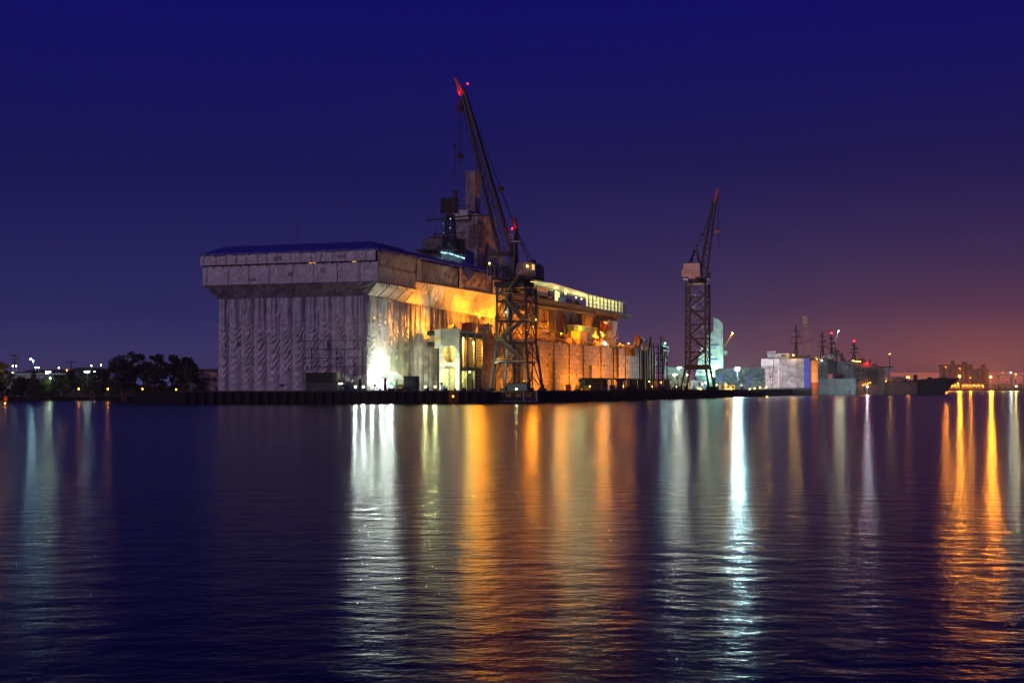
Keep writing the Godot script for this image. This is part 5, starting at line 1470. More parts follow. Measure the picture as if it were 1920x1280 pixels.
	box("wall", Vector3(0, 5.2, 0), Vector3(34, 10.4, 16), M.teal_steel, t)
	put("roof", slab(PackedVector2Array([Vector2(-17.5, 10.4), Vector2(17.5, 10.4), Vector2(8.0, 13.6), Vector2(-12.0, 13.2)]), -8.4, 8.4), M.teal_steel, t)
	for k in 4:
		var wp: Vector3 = [Vector3(-300.94, 4.20, -900.00), Vector3(-296.94, 4.20, -950.00), Vector3(-288.95, 4.20, -1000.00), Vector3(-337.74, 4.20, -1050.00)][k]
		t = thing("warehouse", ["distant low blue-grey warehouse behind the utility pole", "distant blue-grey warehouse behind the brightest left lamp", "distant blue-grey warehouse behind the twin lamps", "distant taller warehouse behind the cypress"][k], "building", Vector3(wp.x, 1.3, wp.z), 0.0, "distant warehouses on the left")
		var hh: float = [10.0, 12.0, 14.0, 13.0][k]
		box("wall", Vector3(0, hh / 2, 0), Vector3(26.0, hh, 16.0), M.teal_steel, t)
		put("roof", slab(PackedVector2Array([Vector2(-13.5, hh), Vector2(13.5, hh), Vector2(6.0, hh + 2.6), Vector2(-6.0, hh + 2.6)]), -8.3, 8.3), M.steel_dark, t)
	# waterside walk with piles
	t = thing("waterside_walk", "low timber boardwalk along the water below the orange globe lamps", "boardwalk", Vector3((Vector3(-127.50, 0.16, -484.00)).x, 0.0, -484.5))
	box("deck", Vector3(0, 1.1, 0.0), Vector3(52.0, 0.3, 2.4), M.timber, t)
	for i in 18:
		tube("pile", Vector3(-25.0 + i * 2.95, -1.0, 1.1), Vector3(-25.0 + i * 2.95, 1.0, 1.1), 0.18, M.timber, t)
	for k in [[232, "thick timber pile pair rising right of the second globe lamp"], [300, "thick timber pile pair rising right of the third globe lamp"], [172, "thick timber pile pair below the twin white lamps"]]:
		var p: Vector3 = {232: Vector3(-127.24, 0.18, -481.00), 300: Vector3(-115.35, 0.18, -481.00), 172: Vector3(-137.72, 0.18, -481.00)}[k[0]]
		t = thing("mooring_dolphin", k[1], "pile", Vector3(p.x, 0, p.z), 0.0, "timber mooring dolphins")
		tube("pile", Vector3(-0.5, -1.5, 0), Vector3(-0.4, 3.2, 0), 0.3, M.dolphin_wood, t)
		tube("pile", Vector3(0.5, -1.5, 0), Vector3(0.4, 2.8, 0), 0.3, M.dolphin_wood, t)
		box("strap", Vector3(0, 1.8, 0), Vector3(1.4, 0.25, 0.8), M.steel_dark, t)
	# channel marker at the far left
	var cm := Vector3(-113.96, 0.01, -330.00)
	t = thing("channel_marker", "small orange channel marker in the water at the left edge", "marker", Vector3(cm.x, 0, cm.z))
	tube("float", Vector3(0, -0.5, 0), Vector3(0, 0.3, 0), 0.5, M.orange_paint, t)
	tube("stem", Vector3(0, 0.3, 0), Vector3(0, 1.4, 0), 0.08, M.steel_dark, t)
	box("board", Vector3(0, 1.9, 0), Vector3(0.7, 1.0, 0.12), M.orange_paint, t)
	bulb(Vector3(0, 0.75, 0.35), "sodium", SODIUM, 1.5, t, 0.26)

# ---------------------------------------------------------------- the right half: yard buildings, moored ships, far shore
func mast(t: Node3D, at: Vector3, h: float, arm: float, m: Material, red := false) -> void:
	for s in [[-1, -1], [1, -1], [0, 1]]:
		beam("mast_leg", at + Vector3(s[0] * 1.7, 0, s[1] * 1.2), at + Vector3(0, h * 0.6, 0), 0.6, 0.6, m, t)
	tube("mast_pole", at + Vector3(0, h * 0.3, 0), at + Vector3(0, h, 0), 0.45, m, t)
	for k in 3:
		var y := h * (0.5 + 0.16 * k)
		beam("yardarm", at + Vector3(-arm * (1.0 - k * 0.25), y, 0), at + Vector3(arm * (1.0 - k * 0.25), y, 0), 0.45, 0.45, m, t)
		box("mast_platform", at + Vector3(0, y - 0.5, 0), Vector3(2.6 - k * 0.6, 0.4, 2.0), m, t)
	ball("radome", at + Vector3(1.5, h * 0.68, 0.4), Vector3(2.0, 2.2, 2.0), M.ship_grey, t)
	box("radar_bar", at + Vector3(-0.6, h * 0.86, 0.4), Vector3(2.2, 0.7, 0.4), m, t)
	for s in [-0.7, 0.7]:
		tube("aerial", at + Vector3(arm * s, h * 0.5, 0), at + Vector3(arm * s, h * 0.62, 0), 0.12, m, t)
	if red:
		bulb(at + Vector3(0, h + 0.3, 0), "red", RED, 60.0, t, 0.48)
		for q in [Vector3(0.4, 0.3, 0), Vector3(-0.4, 0.3, 0), Vector3(0, 0.7, 0)]:
			ball("bulb", at + Vector3(0, h, 0) + q, Vector3.ONE * 0.45, M.glow_red, t)

func right_side() -> void:
	# mint and yellow workshop left of the far crane
	var p := Vector3(86.19, 4.20, -765.00)
	var t := thing("workshop", "two-storey workshop, mint upper wall and yellow lower wall, left of the far crane", "building", Vector3(p.x, 2.4, p.z - 8.0))
	t.scale = Vector3.ONE * 1.16
	box("wall", Vector3(0, 3.8, 0), Vector3(11.0, 7.6, 8.0), M.wall_yellow, t)
	box("wall", Vector3(-0.4, 9.4, -0.6), Vector3(10.0, 3.2, 7.0), M.mint_paint, t)
	box("cornice", Vector3(0, 7.7, 0.2), Vector3(11.4, 0.3, 8.6), M.wrap_clean, t)
	box("roof", Vector3(-0.4, 11.1, -0.6), Vector3(10.6, 0.3, 7.6), M.steel_dark, t)
	for i in 3:
		box("door", Vector3(-3.4 + i * 3.4, 1.7, 4.05), Vector3(2.2, 3.2, 0.12), M.window_dark, t)
		box("lintel", Vector3(-3.4 + i * 3.4, 3.5, 4.1), Vector3(2.6, 0.3, 0.24), M.wall_yellow, t)
		box("window", Vector3(-3.4 + i * 3.4, 5.8, 4.05), Vector3(1.5, 1.3, 0.1), M.window_dark, t)
	box("drainpipe", Vector3(3.6, 4.4, 4.1), Vector3(0.3, 6.4, 0.2), M.green_paint, t)
	p = Vector3(96.13, 4.20, -760.00)
	t = thing("pump_house", "low pale grey pump house under the far crane's portal", "building", Vector3(p.x, 2.4, p.z - 4.0))
	box("wall", Vector3(0, 2.9, 0), Vector3(7.0, 5.8, 6.0), M.wall_pale, t)
	box("roof", Vector3(0, 5.95, 0), Vector3(7.6, 0.3, 6.6), M.steel_dark, t)
	box("door", Vector3(-1.6, 1.4, 3.04), Vector3(1.4, 2.6, 0.1), M.steel_dark, t)
	box("window", Vector3(1.4, 3.6, 3.04), Vector3(1.6, 1.4, 0.1), M.window_dark, t)
	# yard lamps
	lamp_post("yard_lamp", "upper bright white lamp left of the far crane", Vector3(82.21, 14.14, -720.00), 2.4, "white", WHITE, 150.0, 6, "yard lamps round the far crane")
	lamp_post("yard_lamp", "lower bright yellow-white lamp before the yellow workshop", Vector3(79.21, 10.67, -712.00), 2.4, "white", Color(1, 0.97, 0.8), 260.0, 6, "yard lamps round the far crane")
	lamp_post("yard_lamp", "white lamp at the far crane's left foot", Vector3(85.42, 10.41, -712.00), 2.4, "white", WHITE, 120.0, 2, "yard lamps round the far crane")
	lamp_post("yard_lamp", "low white lamp under the far crane, left of the pair", Vector3(95.38, 6.07, -735.00), 2.4, "white", Color(1, 0.96, 0.85), 60.0, 1, "yard lamps round the far crane")
	lamp_post("yard_lamp", "low white lamp under the far crane, right of the pair", Vector3(96.98, 6.74, -735.00), 2.4, "white", Color(1, 0.96, 0.85), 80.0, 2, "yard lamps round the far crane")
	lamp_post("floodlight_mast", "dazzling cyan-white floodlight on the pier before the teal-lit ship", Vector3(110.13, 13.83, -716.00), 3.1, "cold", COLD, 2200.0, 12, "lamp posts of the harbour", 0.48)
	var px := [1310.0, 1314.0, 1337.0, 1344.0, 1361.0, 1372.0, 1406.0, 1414.0, 1424.5, 1436.0]
	var pp := [Vector3(81.41, 3.74, -640.00), Vector3(82.46, 3.62, -640.00), Vector3(89.87, 3.72, -655.00), Vector3(94.91, 5.68, -680.00), Vector3(99.24, 5.68, -680.00), Vector3(103.07, 3.70, -690.00), Vector3(119.95, 3.53, -740.00), Vector3(123.20, 3.93, -745.00), Vector3(126.89, 4.34, -750.00), Vector3(130.89, 4.61, -755.00)]
	var pn := ["first warm walkway lamp right of the workshop", "second warm walkway lamp, close to the first", "warm walkway lamp right of the far crane's foot", "warm lamp above the white cabins' left end", "warm lamp above the white cabins' middle", "warm walkway lamp below the dazzling floodlight's left side", "leftmost of the four warm lamps beside the barge", "second of the four warm lamps beside the barge", "third of the four warm lamps beside the barge", "rightmost of the four warm lamps beside the barge"]
	for i in px.size():
		lamp_post("walkway_lamp", pn[i], pp[i], 2.4 if i < 3 else 2.6, "amber", AMBER, 60.0, 1, "warm walkway lamps", 0.48)
	# white site cabins and a red tank
	for i in 3:
		var c: Vector3 = [Vector3(98.81, 4.20, -690.00), Vector3(101.48, 4.20, -692.00), Vector3(104.17, 4.20, -694.00)][i]
		t = thing("site_cabin", ["left one of three white site cabins on the pier", "middle one of three white site cabins on the pier", "right one of three white site cabins on the pier"][i], "cabin", Vector3(c.x, 2.4, c.z), 0.0, "white site cabins")
		box("body", Vector3(0, 1.7, 0), Vector3(2.2, 3.0, 2.4), M.wrap_clean, t)
		box("window", Vector3(0.3, 2.0, 1.23), Vector3(1.0, 0.9, 0.06), M.window_dark, t)
		box("roof", Vector3(0, 3.3, 0), Vector3(2.4, 0.2, 2.6), M.steel_dark, t)
	var rt := Vector3(112.00, 4.20, -715.00)
	t = thing("storage_tank", "small red upright storage tank right of the dazzling floodlight's foot", "tank", Vector3(rt.x, 2.9, rt.z))
	tube("shell", Vector3.ZERO, Vector3(0, 2.2, 0), 1.0, M.rust, t)
	ball("dome", Vector3(0, 2.2, 0), Vector3(2.0, 1.0, 2.0), M.rust, t)
	# sheeted ship island behind the far crane
	p = Vector3(108.53, 4.20, -790.00)
	t = thing("sheeted_island", "white-green sheeted ship island rising to a slanted point behind the far crane", "ship island", Vector3(p.x, 2.4, p.z - 6))
	put("sheeting", slab(PackedVector2Array([Vector2(-9.5, 8.0), Vector2(5.8, 8.0), Vector2(5.6, 36.6), Vector2(3.6, 38.6), Vector2(0.6, 40.0), Vector2(0.6, 32.6), Vector2(-2.6, 30.0), Vector2(-2.6, 25.0), Vector2(-6.0, 24.0), Vector2(-7.2, 20.0), Vector2(-8.2, 13.0)]), -5.0, 3.0), M.wrap, t)
	box("pale_seam", Vector3(4.4, 22.0, 3.05), Vector3(0.4, 28.0, 0.1), M.wrap_clean, t)
	for j in 8:
		box("blue_band", Vector3(-1.4 + (j % 3), 12.0 + j * 2.6, 3.08), Vector3(3.0 + (j % 3), 0.7, 0.16), [M.teal_steel, M.wrap_clean, M.blue_paint][j % 3], t)
	box("vent_box", Vector3(7.0, 20.6, 0.0), Vector3(2.6, 2.6, 2.6), M.wrap_dull, t)
	for j in 12:
		box("porch", Vector3(-6.0 + (j % 4) * 3.6, 6.6 + j / 4 * 1.6, 3.8), Vector3(2.2, 0.5, 1.2), M.teal_pale, t)
	box("base_block", Vector3(-1.0, 4.0, 0), Vector3(16.0, 8.0, 9.0), M.teal_steel, t)
	flood(Vector3(4.0, 2.0, 16.0), Vector3(0, 18.0, 3.0), "lime", Color(0.66, 1.0, 0.84), 900.0, 50.0, t)
	tube("lamp_mast", Vector3(4.0, 0, 16.2), Vector3(4.0, 1.9, 16.2), 0.12, M.steel_dark, t)
	for i in 5:
		bulb(Vector3(-2.0 + i * 1.9, 7.6 + (i % 3) * 0.9, 6.0), "lime", Color(0.7, 1, 0.75), 40.0, t, 0.48)
	# small lit crane arm behind the island
	p = Vector3(118.92, 4.20, -820.00)
	t = thing("derrick", "slanting yellow-lit derrick arm with a lamp at its tip, right of sheeted island", "derrick", Vector3(p.x, 2.4, p.z))
	tube("post", Vector3(-2.0, 0, 0), Vector3(-2.0, 22.0, 0), 0.5, M.steel_dark, t)
	beam("arm", Vector3(-2.0, 21.6, 0), Vector3(4.2, 31.8, 0), 0.5, 0.5, M.yellow_paint, t)
	bulb(Vector3(4.3, 32.6, 0.4), "amber", AMBER, 160.0, t, 0.48)
	bulb(Vector3(4.7, 32.3, 0.4), "amber", AMBER, 0.0, t, 0.48)
	# teal-lit ship alongside: hull with decks, boats, pipes
	var a := Vector3(107.19, 4.20, -770.00)
	t = thing("moored_ship", "cluttered teal-lit ship moored between the sheeted island and the white barge", "ship", Vector3(a.x, 0, a.z))
	box("hull", Vector3(12.5, 5.0, -3), Vector3(26.0, 10.0, 10.0), M.teal_steel, t)
	rng.seed = 90
	for i in 46:
		var h := rng.randf_range(0.8, 3.4)
		box(["locker", "deck_house", "fan_housing"][i % 3], Vector3(rng.randf_range(0.5, 25.0), rng.randf_range(3.0, 13.0), 2.2 + rng.randf() * 0.8), Vector3(rng.randf_range(0.7, 3.0), h, 1.2), [M.teal_steel, M.teal_pale, M.ship_grey, M.blue_paint, M.wrap_dull][i % 5], t)
	for i in 16:
		tube("pipe", Vector3(rng.randf_range(0.5, 25.0), 3.0, 3.6), Vector3(rng.randf_range(0.5, 25.0), rng.randf_range(8.0, 15.0), 3.4), 0.16, [M.teal_pale, M.steel_dark][i % 2], t)
	for b in [[5.0, 11.6, 9.0, 4.6], [20.0, 12.2, 11.0, 4.2], [12.0, 10.8, 8.0, 2.2]]:
		box("superstructure", Vector3(b[0], b[1], -3.0), Vector3(b[2], b[3], 8.0), M.teal_steel, t)
		box("deck_edge", Vector3(b[0], b[1] + b[3] / 2 + 0.1, 1.2), Vector3(b[2] + 0.4, 0.25, 0.6), M.wrap_dull, t)
	rail(Vector3(0, 10.2, 2.2), Vector3(25.0, 10.2, 2.2), M.teal_pale, t, 1.2, 1.6)
	for j in 4:
		box("deck_edge", Vector3(12.5, 3.0 + j * 2.2, 2.3), Vector3(26.2, 0.22, 0.5), M.teal_pale, t)
	for k in 11:
		box("scuttle", Vector3(1.4 + k * 2.2, 8.4, 2.06), Vector3(0.9, 0.8, 0.12), M.window_dark, t)
	# white sheeted barracks barge
	var c0 := Vector3(50.24, 0.37, -459.92)
	c0.y = 0.0
	t = yard_thing("barracks_barge", "big boxy barge sheeted in white, its right side glowing orange", "barge", c0)
	var hull := PackedVector2Array([Vector2(-26, 0.6), Vector2(-23, 1.2), Vector2(0.4, 1.2), Vector2(0.4, -30), Vector2(-27, -30), Vector2(-27.4, -6)])
	put("hull", prism(hull, -1.0, 4.2), M.ship_dark, t)
	box("core", Vector3(-13.6, 12.2, -14.6), Vector3(26.6, 15.8, 28.6), M.ship_dark, t)
	var fx := [-27.2, -17.0, -7.0, -3.4]
	for i in 3:
		put("sheet", panel(Vector3(fx[i] + 0.05, 4.3, 0), Vector3(fx[i + 1] - 0.05, 4.3, 0), Vector3(fx[i + 1] - 0.05, 20.4, 0), Vector3(fx[i] + 0.05, 20.4, 0), Vector3(0, 0, 1), 0.12, 500 + i), [M.wrap, M.wrap_dull, M.wrap_dull][i], t)
	box("patch_sheet", Vector3(-22.5, 10.5, 0.25), Vector3(9.0, 12.2, 0.2), M.wall_pale, t)
	put("tarp_sheet", panel(Vector3(-3.4, 4.3, 0.05), Vector3(0.2, 4.3, 0.05), Vector3(0.2, 20.6, 0.05), Vector3(-3.4, 20.6, 0.05), Vector3(0, 0, 1), 0.2, 510), M.tarp, t)
	for i in 3:
		for j in 2:
			box("sheet", Vector3(0.2, 10.4 + j * 6.2, -5.0 - i * 9.2), Vector3(0.2, 6.1, 9.1), M.wrap_dull, t)
	for j in 3:
		box("belting", Vector3(0.5, 1.2 + j * 1.4, -14.5), Vector3(0.3, 0.3, 29.0), M.rust, t)
	box("plating", Vector3(0.25, 5.6, -14.5), Vector3(0.3, 2.6, 28.8), M.rust, t)
	tube("hose", Vector3(-21.0, 4.4, 0.5), Vector3(-20.0, 20.4, 0.5), 0.14, M.rope, t)
	box("hatch", Vector3(-22.0, 10.2, 0.4), Vector3(1.4, 0.8, 0.2), M.window_dark, t)
	box("hatch", Vector3(-26.0, 9.4, 0.3), Vector3(1.0, 1.2, 0.2), M.window_dark, t)
	box("roof_house", Vector3(-18.0, 22.0, -6.0), Vector3(12.0, 2.8, 8.0), M.wrap_dull, t)
	box("roof_house", Vector3(-22.0, 24.0, -6.0), Vector3(5.0, 1.4, 5.0), M.wall_pale, t)
	box("roof_window", Vector3(-15.0, 22.2, -1.97), Vector3(2.6, 1.0, 0.1), M.window_dark, t)
	for i in 6:
		box("roof_gear", Vector3(-8.0 + i * 1.3, 21.2 + (i % 3) * 0.4, -8.0), Vector3(1.0, 1.6, 1.4), M.ship_dark, t)
	flood(Vector3(-10.0, 21.8, -16.0), Vector3(-20.6, 44.0, -117.6), "amber", AMBER, 3000.0, 16.0, t)
	bulb(Vector3(-9.0, 22.4, 0.6), "amber", AMBER, 90.0, t, 0.48)
	bulb(Vector3(-9.5, 22.4, 0.6), "amber", AMBER, 0.0, t, 0.44)
	# sodium lamp post that lights the barge's side
	t = yard_thing("floodlight_stand", "sodium floodlight on a dolphin right of the barge, lighting its side orange", "floodlight", c0 + Vector3(20.0, 0.0, -12.0), 0.0, "barge floodlights")
	tube("mast", Vector3(0, -1, 0), Vector3(0, 3.0, 0), 0.3, M.steel_dark, t)
	flood(Vector3(-0.3, 3.4, 0), Vector3(-20.0, 12.0, -3.0), "sodium", SODIUM, 2400.0, 50.0, t)
	t = yard_thing("floodlight_stand", "white floodlight on the pier end, lighting the barge's pale front", "floodlight", c0 + Vector3(-34.0, 2.6, 36.0), 0.0, "barge floodlights")
	tube("mast", Vector3(0, 0, 0), Vector3(0, 2.0, 0), 0.2, M.steel_dark, t)
	flood(Vector3(0.2, 2.4, 0), Vector3(19.0, 11.0, -36.0), "white", Color(1.0, 0.93, 0.95), 2300.0, 34.0, t)
	t = yard_thing("floodlight_stand", "pale green floodlight low beside the grey warship with the octagon", "floodlight", c0 + Vector3(34.0, 0.0, -60.0), 0.0, "barge floodlights")
	tube("mast", Vector3(0, -1, 0), Vector3(0, 3.0, 0), 0.3, M.steel_dark, t)
	flood(Vector3(0.2, 3.4, -0.3), Vector3(-33.0, 12.0, -90.0), "white", Color(0.8, 1.0, 0.95), 1300.0, 30.0, t)
	# warship behind the barge
	p = Vector3(182.53, 4.20, -930.00)
	t = thing("moored_warship", "grey warship behind the white barge, three cluttered masts above its roof", "warship", Vector3(p.x, 0, p.z))
	box("hull", Vector3(4, 5, 0), Vector3(60, 10, 12), M.cruiser_grey, t)
	box("superstructure", Vector3(0, 15, 0), Vector3(34, 12, 9), M.ship_grey, t)
	box("superstructure", Vector3(12, 18, 0), Vector3(18, 10, 8), M.ship_dark, t)
	mast(t, Vector3(-2.0, 21.0, 0), 23.5, 4.4, M.ship_dark)
	mast(t, Vector3(14.6, 21.0, 0), 19.0, 3.2, M.ship_dark)
	for j in 4:
		box("deck_edge", Vector3(0, 10.4 + j * 2.7, 4.7), Vector3(34.4, 0.25, 0.4), M.ship_grey, t)
		for k in 9:
			box("scuttle", Vector3(-14.0 + k * 3.4, 11.8 + j * 2.7, 4.56), Vector3(0.8, 0.7, 0.12), M.window_dark, t)
	# raked pole mast with a white box
	for s in [-1.0, 1.0]:
		beam("raked_leg", Vector3(6.4 + s * 1.6, 21, s), Vector3(5.2, 33, 0), 0.4, 0.4, M.cream_paint, t)
	beam("raked_mast", Vector3(7.4, 26, 0), Vector3(3.8, 42.0, 0), 0.6, 0.6, M.cream_paint, t)
	box("raked_arm", Vector3(5.6, 34.0, 0.4), Vector3(5.6, 0.4, 0.4), M.ship_grey, t)
	box("raked_arm", Vector3(4.4, 38.6, 0.4), Vector3(4.6, 0.5, 0.5), M.cream_paint, t)
	put("mast_box", slab(PackedVector2Array([Vector2(-1.5, -3.4), Vector2(1.4, -3.2), Vector2(1.5, 3.2), Vector2(-1.5, 3.4)]), -1.2, 1.2), M.wall_pale, t, Transform3D(Basis.IDENTITY, Vector3(3.6, 46.2, 0)))
	for i in 8:
		ball("deck_dome", Vector3(8.0 + i * 1.4, 22.0 + (i % 3) * 1.2, 3.5), Vector3(1.5, 1.6, 1.5), [M.ship_grey, M.wrap_dull][i % 2], t)
	beam("stern_crane", Vector3(-14.0, 21.5, 1), Vector3(-16.4, 27.0, 1), 1.1, 1.1, M.ship_dark, t)
	beam("stern_crane", Vector3(-20.0, 26.2, 1), Vector3(-13.0, 22.6, 1), 0.7, 0.7, M.ship_dark, t)
	ball("white_dome", Vector3(19.4, 24.0, 3.0), Vector3(6.4, 4.4, 4.0), M.wall_pale, t)
	bulb(Vector3(10.0, 22.4, 5.0), "amber", AMBER, 9.0, t, 0.4)
	bulb(Vector3(13.0, 21.6, 5.0), "white", WHITE, 9.0, t, 0.4)
	# second warship: slab-sided superstructure with an octagon panel
	p = Vector3(225.05, 4.20, -960.00)
	t = thing("moored_cruiser", "grey slab-sided warship with pale octagonal panel and two red mast lamps", "warship", Vector3(p.x, 0, p.z))
	box("hull", Vector3(4, 4.0, 0), Vector3(70, 8.0, 13), M.cruiser_brown, t)
	put("superstructure", slab(PackedVector2Array([Vector2(-14.5, 5.0), Vector2(-2.6, 5.0), Vector2(-2.8, 20.0), Vector2(-4.2, 21.4), Vector2(-13.4, 21.4)]), -5.0, 7.0), M.cruiser_grey, t)
	put("octagon_panel", slab(PackedVector2Array([Vector2(-1.9, -1.0), Vector2(-1.2, -2.0), Vector2(1.2, -2.0), Vector2(1.9, -1.0), Vector2(1.9, 1.2), Vector2(1.2, 2.0), Vector2(-1.2, 2.0), Vector2(-1.9, 1.2)]), 0.0, 0.3), M.wall_pale, t, Transform3D(Basis.IDENTITY, Vector3(-8.6, 17.2, 7.0)))
	put("superstructure", slab(PackedVector2Array([Vector2(-2.4, 5.0), Vector2(18.0, 5.0), Vector2(17.0, 15.0), Vector2(12.0, 20.0), Vector2(-2.4, 20.0)]), -5.0, 6.6), M.cruiser_brown, t)
	box("superstructure", Vector3(9.0, 11.0, 6.8), Vector3(7.0, 9.0, 0.6), M.ship_dark, t)
	for j in 4:
		box("deck_edge", Vector3(-8.6, 8.4 + j * 3.0, 7.12), Vector3(11.6, 0.22, 0.3), M.ship_grey, t)
		box("deck_edge", Vector3(6.6, 7.6 + j * 3.2, 6.8), Vector3(17.4, 0.25, 0.5), M.ship_grey, t)
		for k in 5:
			box("scuttle", Vector3(-13.0 + k * 2.3, 9.6 + j * 3.0, 7.06), Vector3(0.6, 0.6, 0.12), M.window_dark, t)
			if j < 3:
				box("vent_louvre", Vector3(0.2 + k * 3.0, 9.2 + j * 3.2, 6.72), Vector3(1.5, 1.2, 0.2), M.ship_dark, t)
	box("pier_fence", Vector3(-7.6, 5.6, 7.6), Vector3(16.0, 1.3, 0.4), M.teal_pale, t)
	mast(t, Vector3(-15.6, 21.0, 0), 18.6, 3.4, M.ship_dark, true)
	mast(t, Vector3(-0.8, 20.4, 0), 14.0, 3.2, M.ship_dark, true)
	for d in [[-12.8, 27.4, 4.0], [-9.6, 25.4, 3.0], [-8.0, 23.0, 2.4], [2.6, 24.6, 2.4], [4.6, 22.6, 2.2], [9.0, 22.0, 1.6]]:
		ball("radome", Vector3(d[0], d[1], 2.0), Vector3(d[2], d[2], d[2]), M.ship_grey, t)
		tube("radome_post", Vector3(d[0], 20.0, 2.0), Vector3(d[0], d[1], 2.0), 0.5, M.ship_dark, t)
	for i in 7:
		box("rooftop_gear", Vector3(-7.0 + i * 2.0, 21.2, 4.0), Vector3(1.4, 1.4 + (i % 3) * 0.6, 1.4), M.ship_dark, t)
	for i in 6:
		bulb(Vector3(-3.4 + i * 1.0, 21.8 - i * 0.12, 6.8), "amber", AMBER, 8.0 if i % 2 == 0 else 0.0, t, 0.46)
	bulb(Vector3(6.0, 20.6, 7.4), "red", RED, 60.0, t, 0.48)
	for k in 4:
		bulb(Vector3(2.6 + k * 1.6, 6.0 + k * 0.5, 9.0), "sodium", SODIUM, 7.0, t, 0.48)
	for k in 3:
		tube("gangway_pole", Vector3(3.0 + k * 1.2, 5.0, 8.4), Vector3(3.4 + k * 1.2, 9.0 + k * 1.2, 8.4), 0.14, M.cream_paint, t)
	# lit crane jib behind the warships
	p = Vector3(218.79, 4.20, -1010.00)
	t = thing("mobile_crane", "white-lit slanting crane jib with a lamp at its tip above the grey warship", "crane", Vector3(p.x, 3.0, p.z))
	box("carrier", Vector3(-4, 1.5, 0), Vector3(8, 3, 3), M.yellow_paint, t)
	beam("jib", Vector3(-6.0, 3.0, 0), Vector3(6.2, 39.6, 0), 0.7, 0.7, M.wrap_clean, t)
	bulb(Vector3(6.5, 40.4, 0.5), "white", Color(1, 0.98, 0.8), 130.0, t, 0.48)
	bulb(Vector3(6.0, 40.1, 0.5), "white", WHITE, 0.0, t, 0.48)
	# dark low ship with raked bow to the right
	p = Vector3(290.16, 0.01, -962.00)
	t = thing("dark_freighter", "long low black hull with raked bow pointing right, under the sodium lamp", "ship", Vector3(p.x, 0, p.z))
	put("hull", slab(PackedVector2Array([Vector2(-62.0, -1.0), Vector2(-9.0, -1.0), Vector2(-2.0, 7.0), Vector2(1.6, 10.6), Vector2(-6.0, 10.0), Vector2(-7.0, 11.0), Vector2(-26.0, 9.4), Vector2(-62.0, 7.4)]), -6.0, 6.0), M.ship_dark, t)
	box("deck_house", Vector3(-25.4, 11.0, 0), Vector3(1.6, 3.6, 4.0), M.ship_dark, t)
	box("winch", Vector3(-16.0, 10.6, 0), Vector3(2.0, 1.4, 3.0), M.steel_dark, t)
	beam("rub_rail", Vector3(-60.0, 6.4, 6.15), Vector3(-6.0, 8.4, 6.15), 0.25, 0.25, M.rust, t)
	for i in 9:
		tube("rail_post", Vector3(-44.0 + i * 4.2, 8.4, 5.6), Vector3(-44.0 + i * 4.2, 9.8 + i * 0.12, 5.6), 0.09, M.steel_dark, t)
	# white funnel-shaped frame and gantry behind its stern
	p = Vector3(251.51, 4.20, -990.00)
	t = thing("hopper_frame", "white wedge-shaped hopper standing point down behind the dark hull", "hopper", Vector3(p.x, 3.0, p.z))
	put("hopper", slab(PackedVector2Array([Vector2(-4.2, 14.6), Vector2(-1.4, 8.0), Vector2(2.4, 11.0), Vector2(4.6, 15.0)]), -2.4, 2.4), M.wrap_clean, t)
	box("hopper_rim", Vector3(0.2, 15.2, 0), Vector3(9.6, 0.7, 5.2), M.steel_dark, t)
	for s in [-1.0, 1.0]:
		tube("leg", Vector3(-1.4, 0, s * 2.0), Vector3(-1.4, 9.4, s * 2.0), 0.3, M.cream_paint, t)
		tube("leg", Vector3(2.4, 0, s * 2.0), Vector3(2.2, 11.2, s * 2.0), 0.3, M.cream_paint, t)
	bulb(Vector3(1.0, 7.4, 5.5), "white", Color(0.9, 1, 0.85), 14.0, t, 0.4)
	p = Vector3(257.76, 4.20, -985.00)
	t = thing("white_gantry", "low white gantry building behind the dark hull's stern", "building", Vector3(p.x, 3.0, p.z))
	box("beam", Vector3(0, 7.2, 0), Vector3(15.0, 1.8, 4.0), M.wall_pale, t)
	for s in [-6.8, -1.0, 6.6]:
		box("column", Vector3(s, 3.2, 0), Vector3(1.2, 6.4, 3.0), M.wall_pale, t)
	for i in 7:
		box("parapet_block", Vector3(-6.0 + i * 2.0, 8.6, 1.0), Vector3(1.0, 1.0, 0.6), M.wrap_dull, t)
	for i in 2:
		box("parked_load", Vector3(-3.8 + i * 5.4, 1.8, 1.6), Vector3(3.8, 3.4, 2.0), M.steel_dark, t)
	bulb(Vector3(-7.4, 5.6, 3.4), "amber", AMBER, 8.0, t, 0.4)
	# lamps on the right
	lamp_post("pier_lamp", "white lamp low on the water before the grey warship", Vector3(218.02, 5.02, -900.00), 0.3, "cold", Color(0.85, 0.93, 1), 260.0, 2, "lamp posts of the harbour")
	lamp_post("pier_lamp", "tall amber lamp above the white hopper", Vector3(283.47, 29.59, -1100.00), 3.0, "amber", AMBER, 40.0, 2, "lamp posts of the harbour")
	lamp_post("sodium_mast", "big orange sodium lamp over the dark raked hull", Vector3(251.20, 11.13, -930.00), 0.2, "sodium", SODIUM, 70.0, 8, "sodium lamps on the right", 0.48)
	var S := [
		[Vector3(580.22, 19.73, -1900.00), 6500.0, 12, "orange sodium lamp left of the brightest one, right of the black bow"],
		[Vector3(625.28, 18.01, -2000.00), 2000.0, 3, "smaller orange sodium lamp between the two big ones"],
		[Vector3(620.62, 18.70, -1900.00), 14000.0, 12, "brightest orange sodium lamp near the right edge"],
		[Vector3(547.63, 9.43, -1800.00), 700.0, 2, "small orange lamp below the left sodium lamp"],
		[Vector3(651.17, 35.78, -2200.00), 2500.0, 2, "high orange lamp on the silo's left edge"],
		[Vector3(672.74, 32.58, -2200.00), 1200.0, 1, "small orange lamp on the silo front"]]
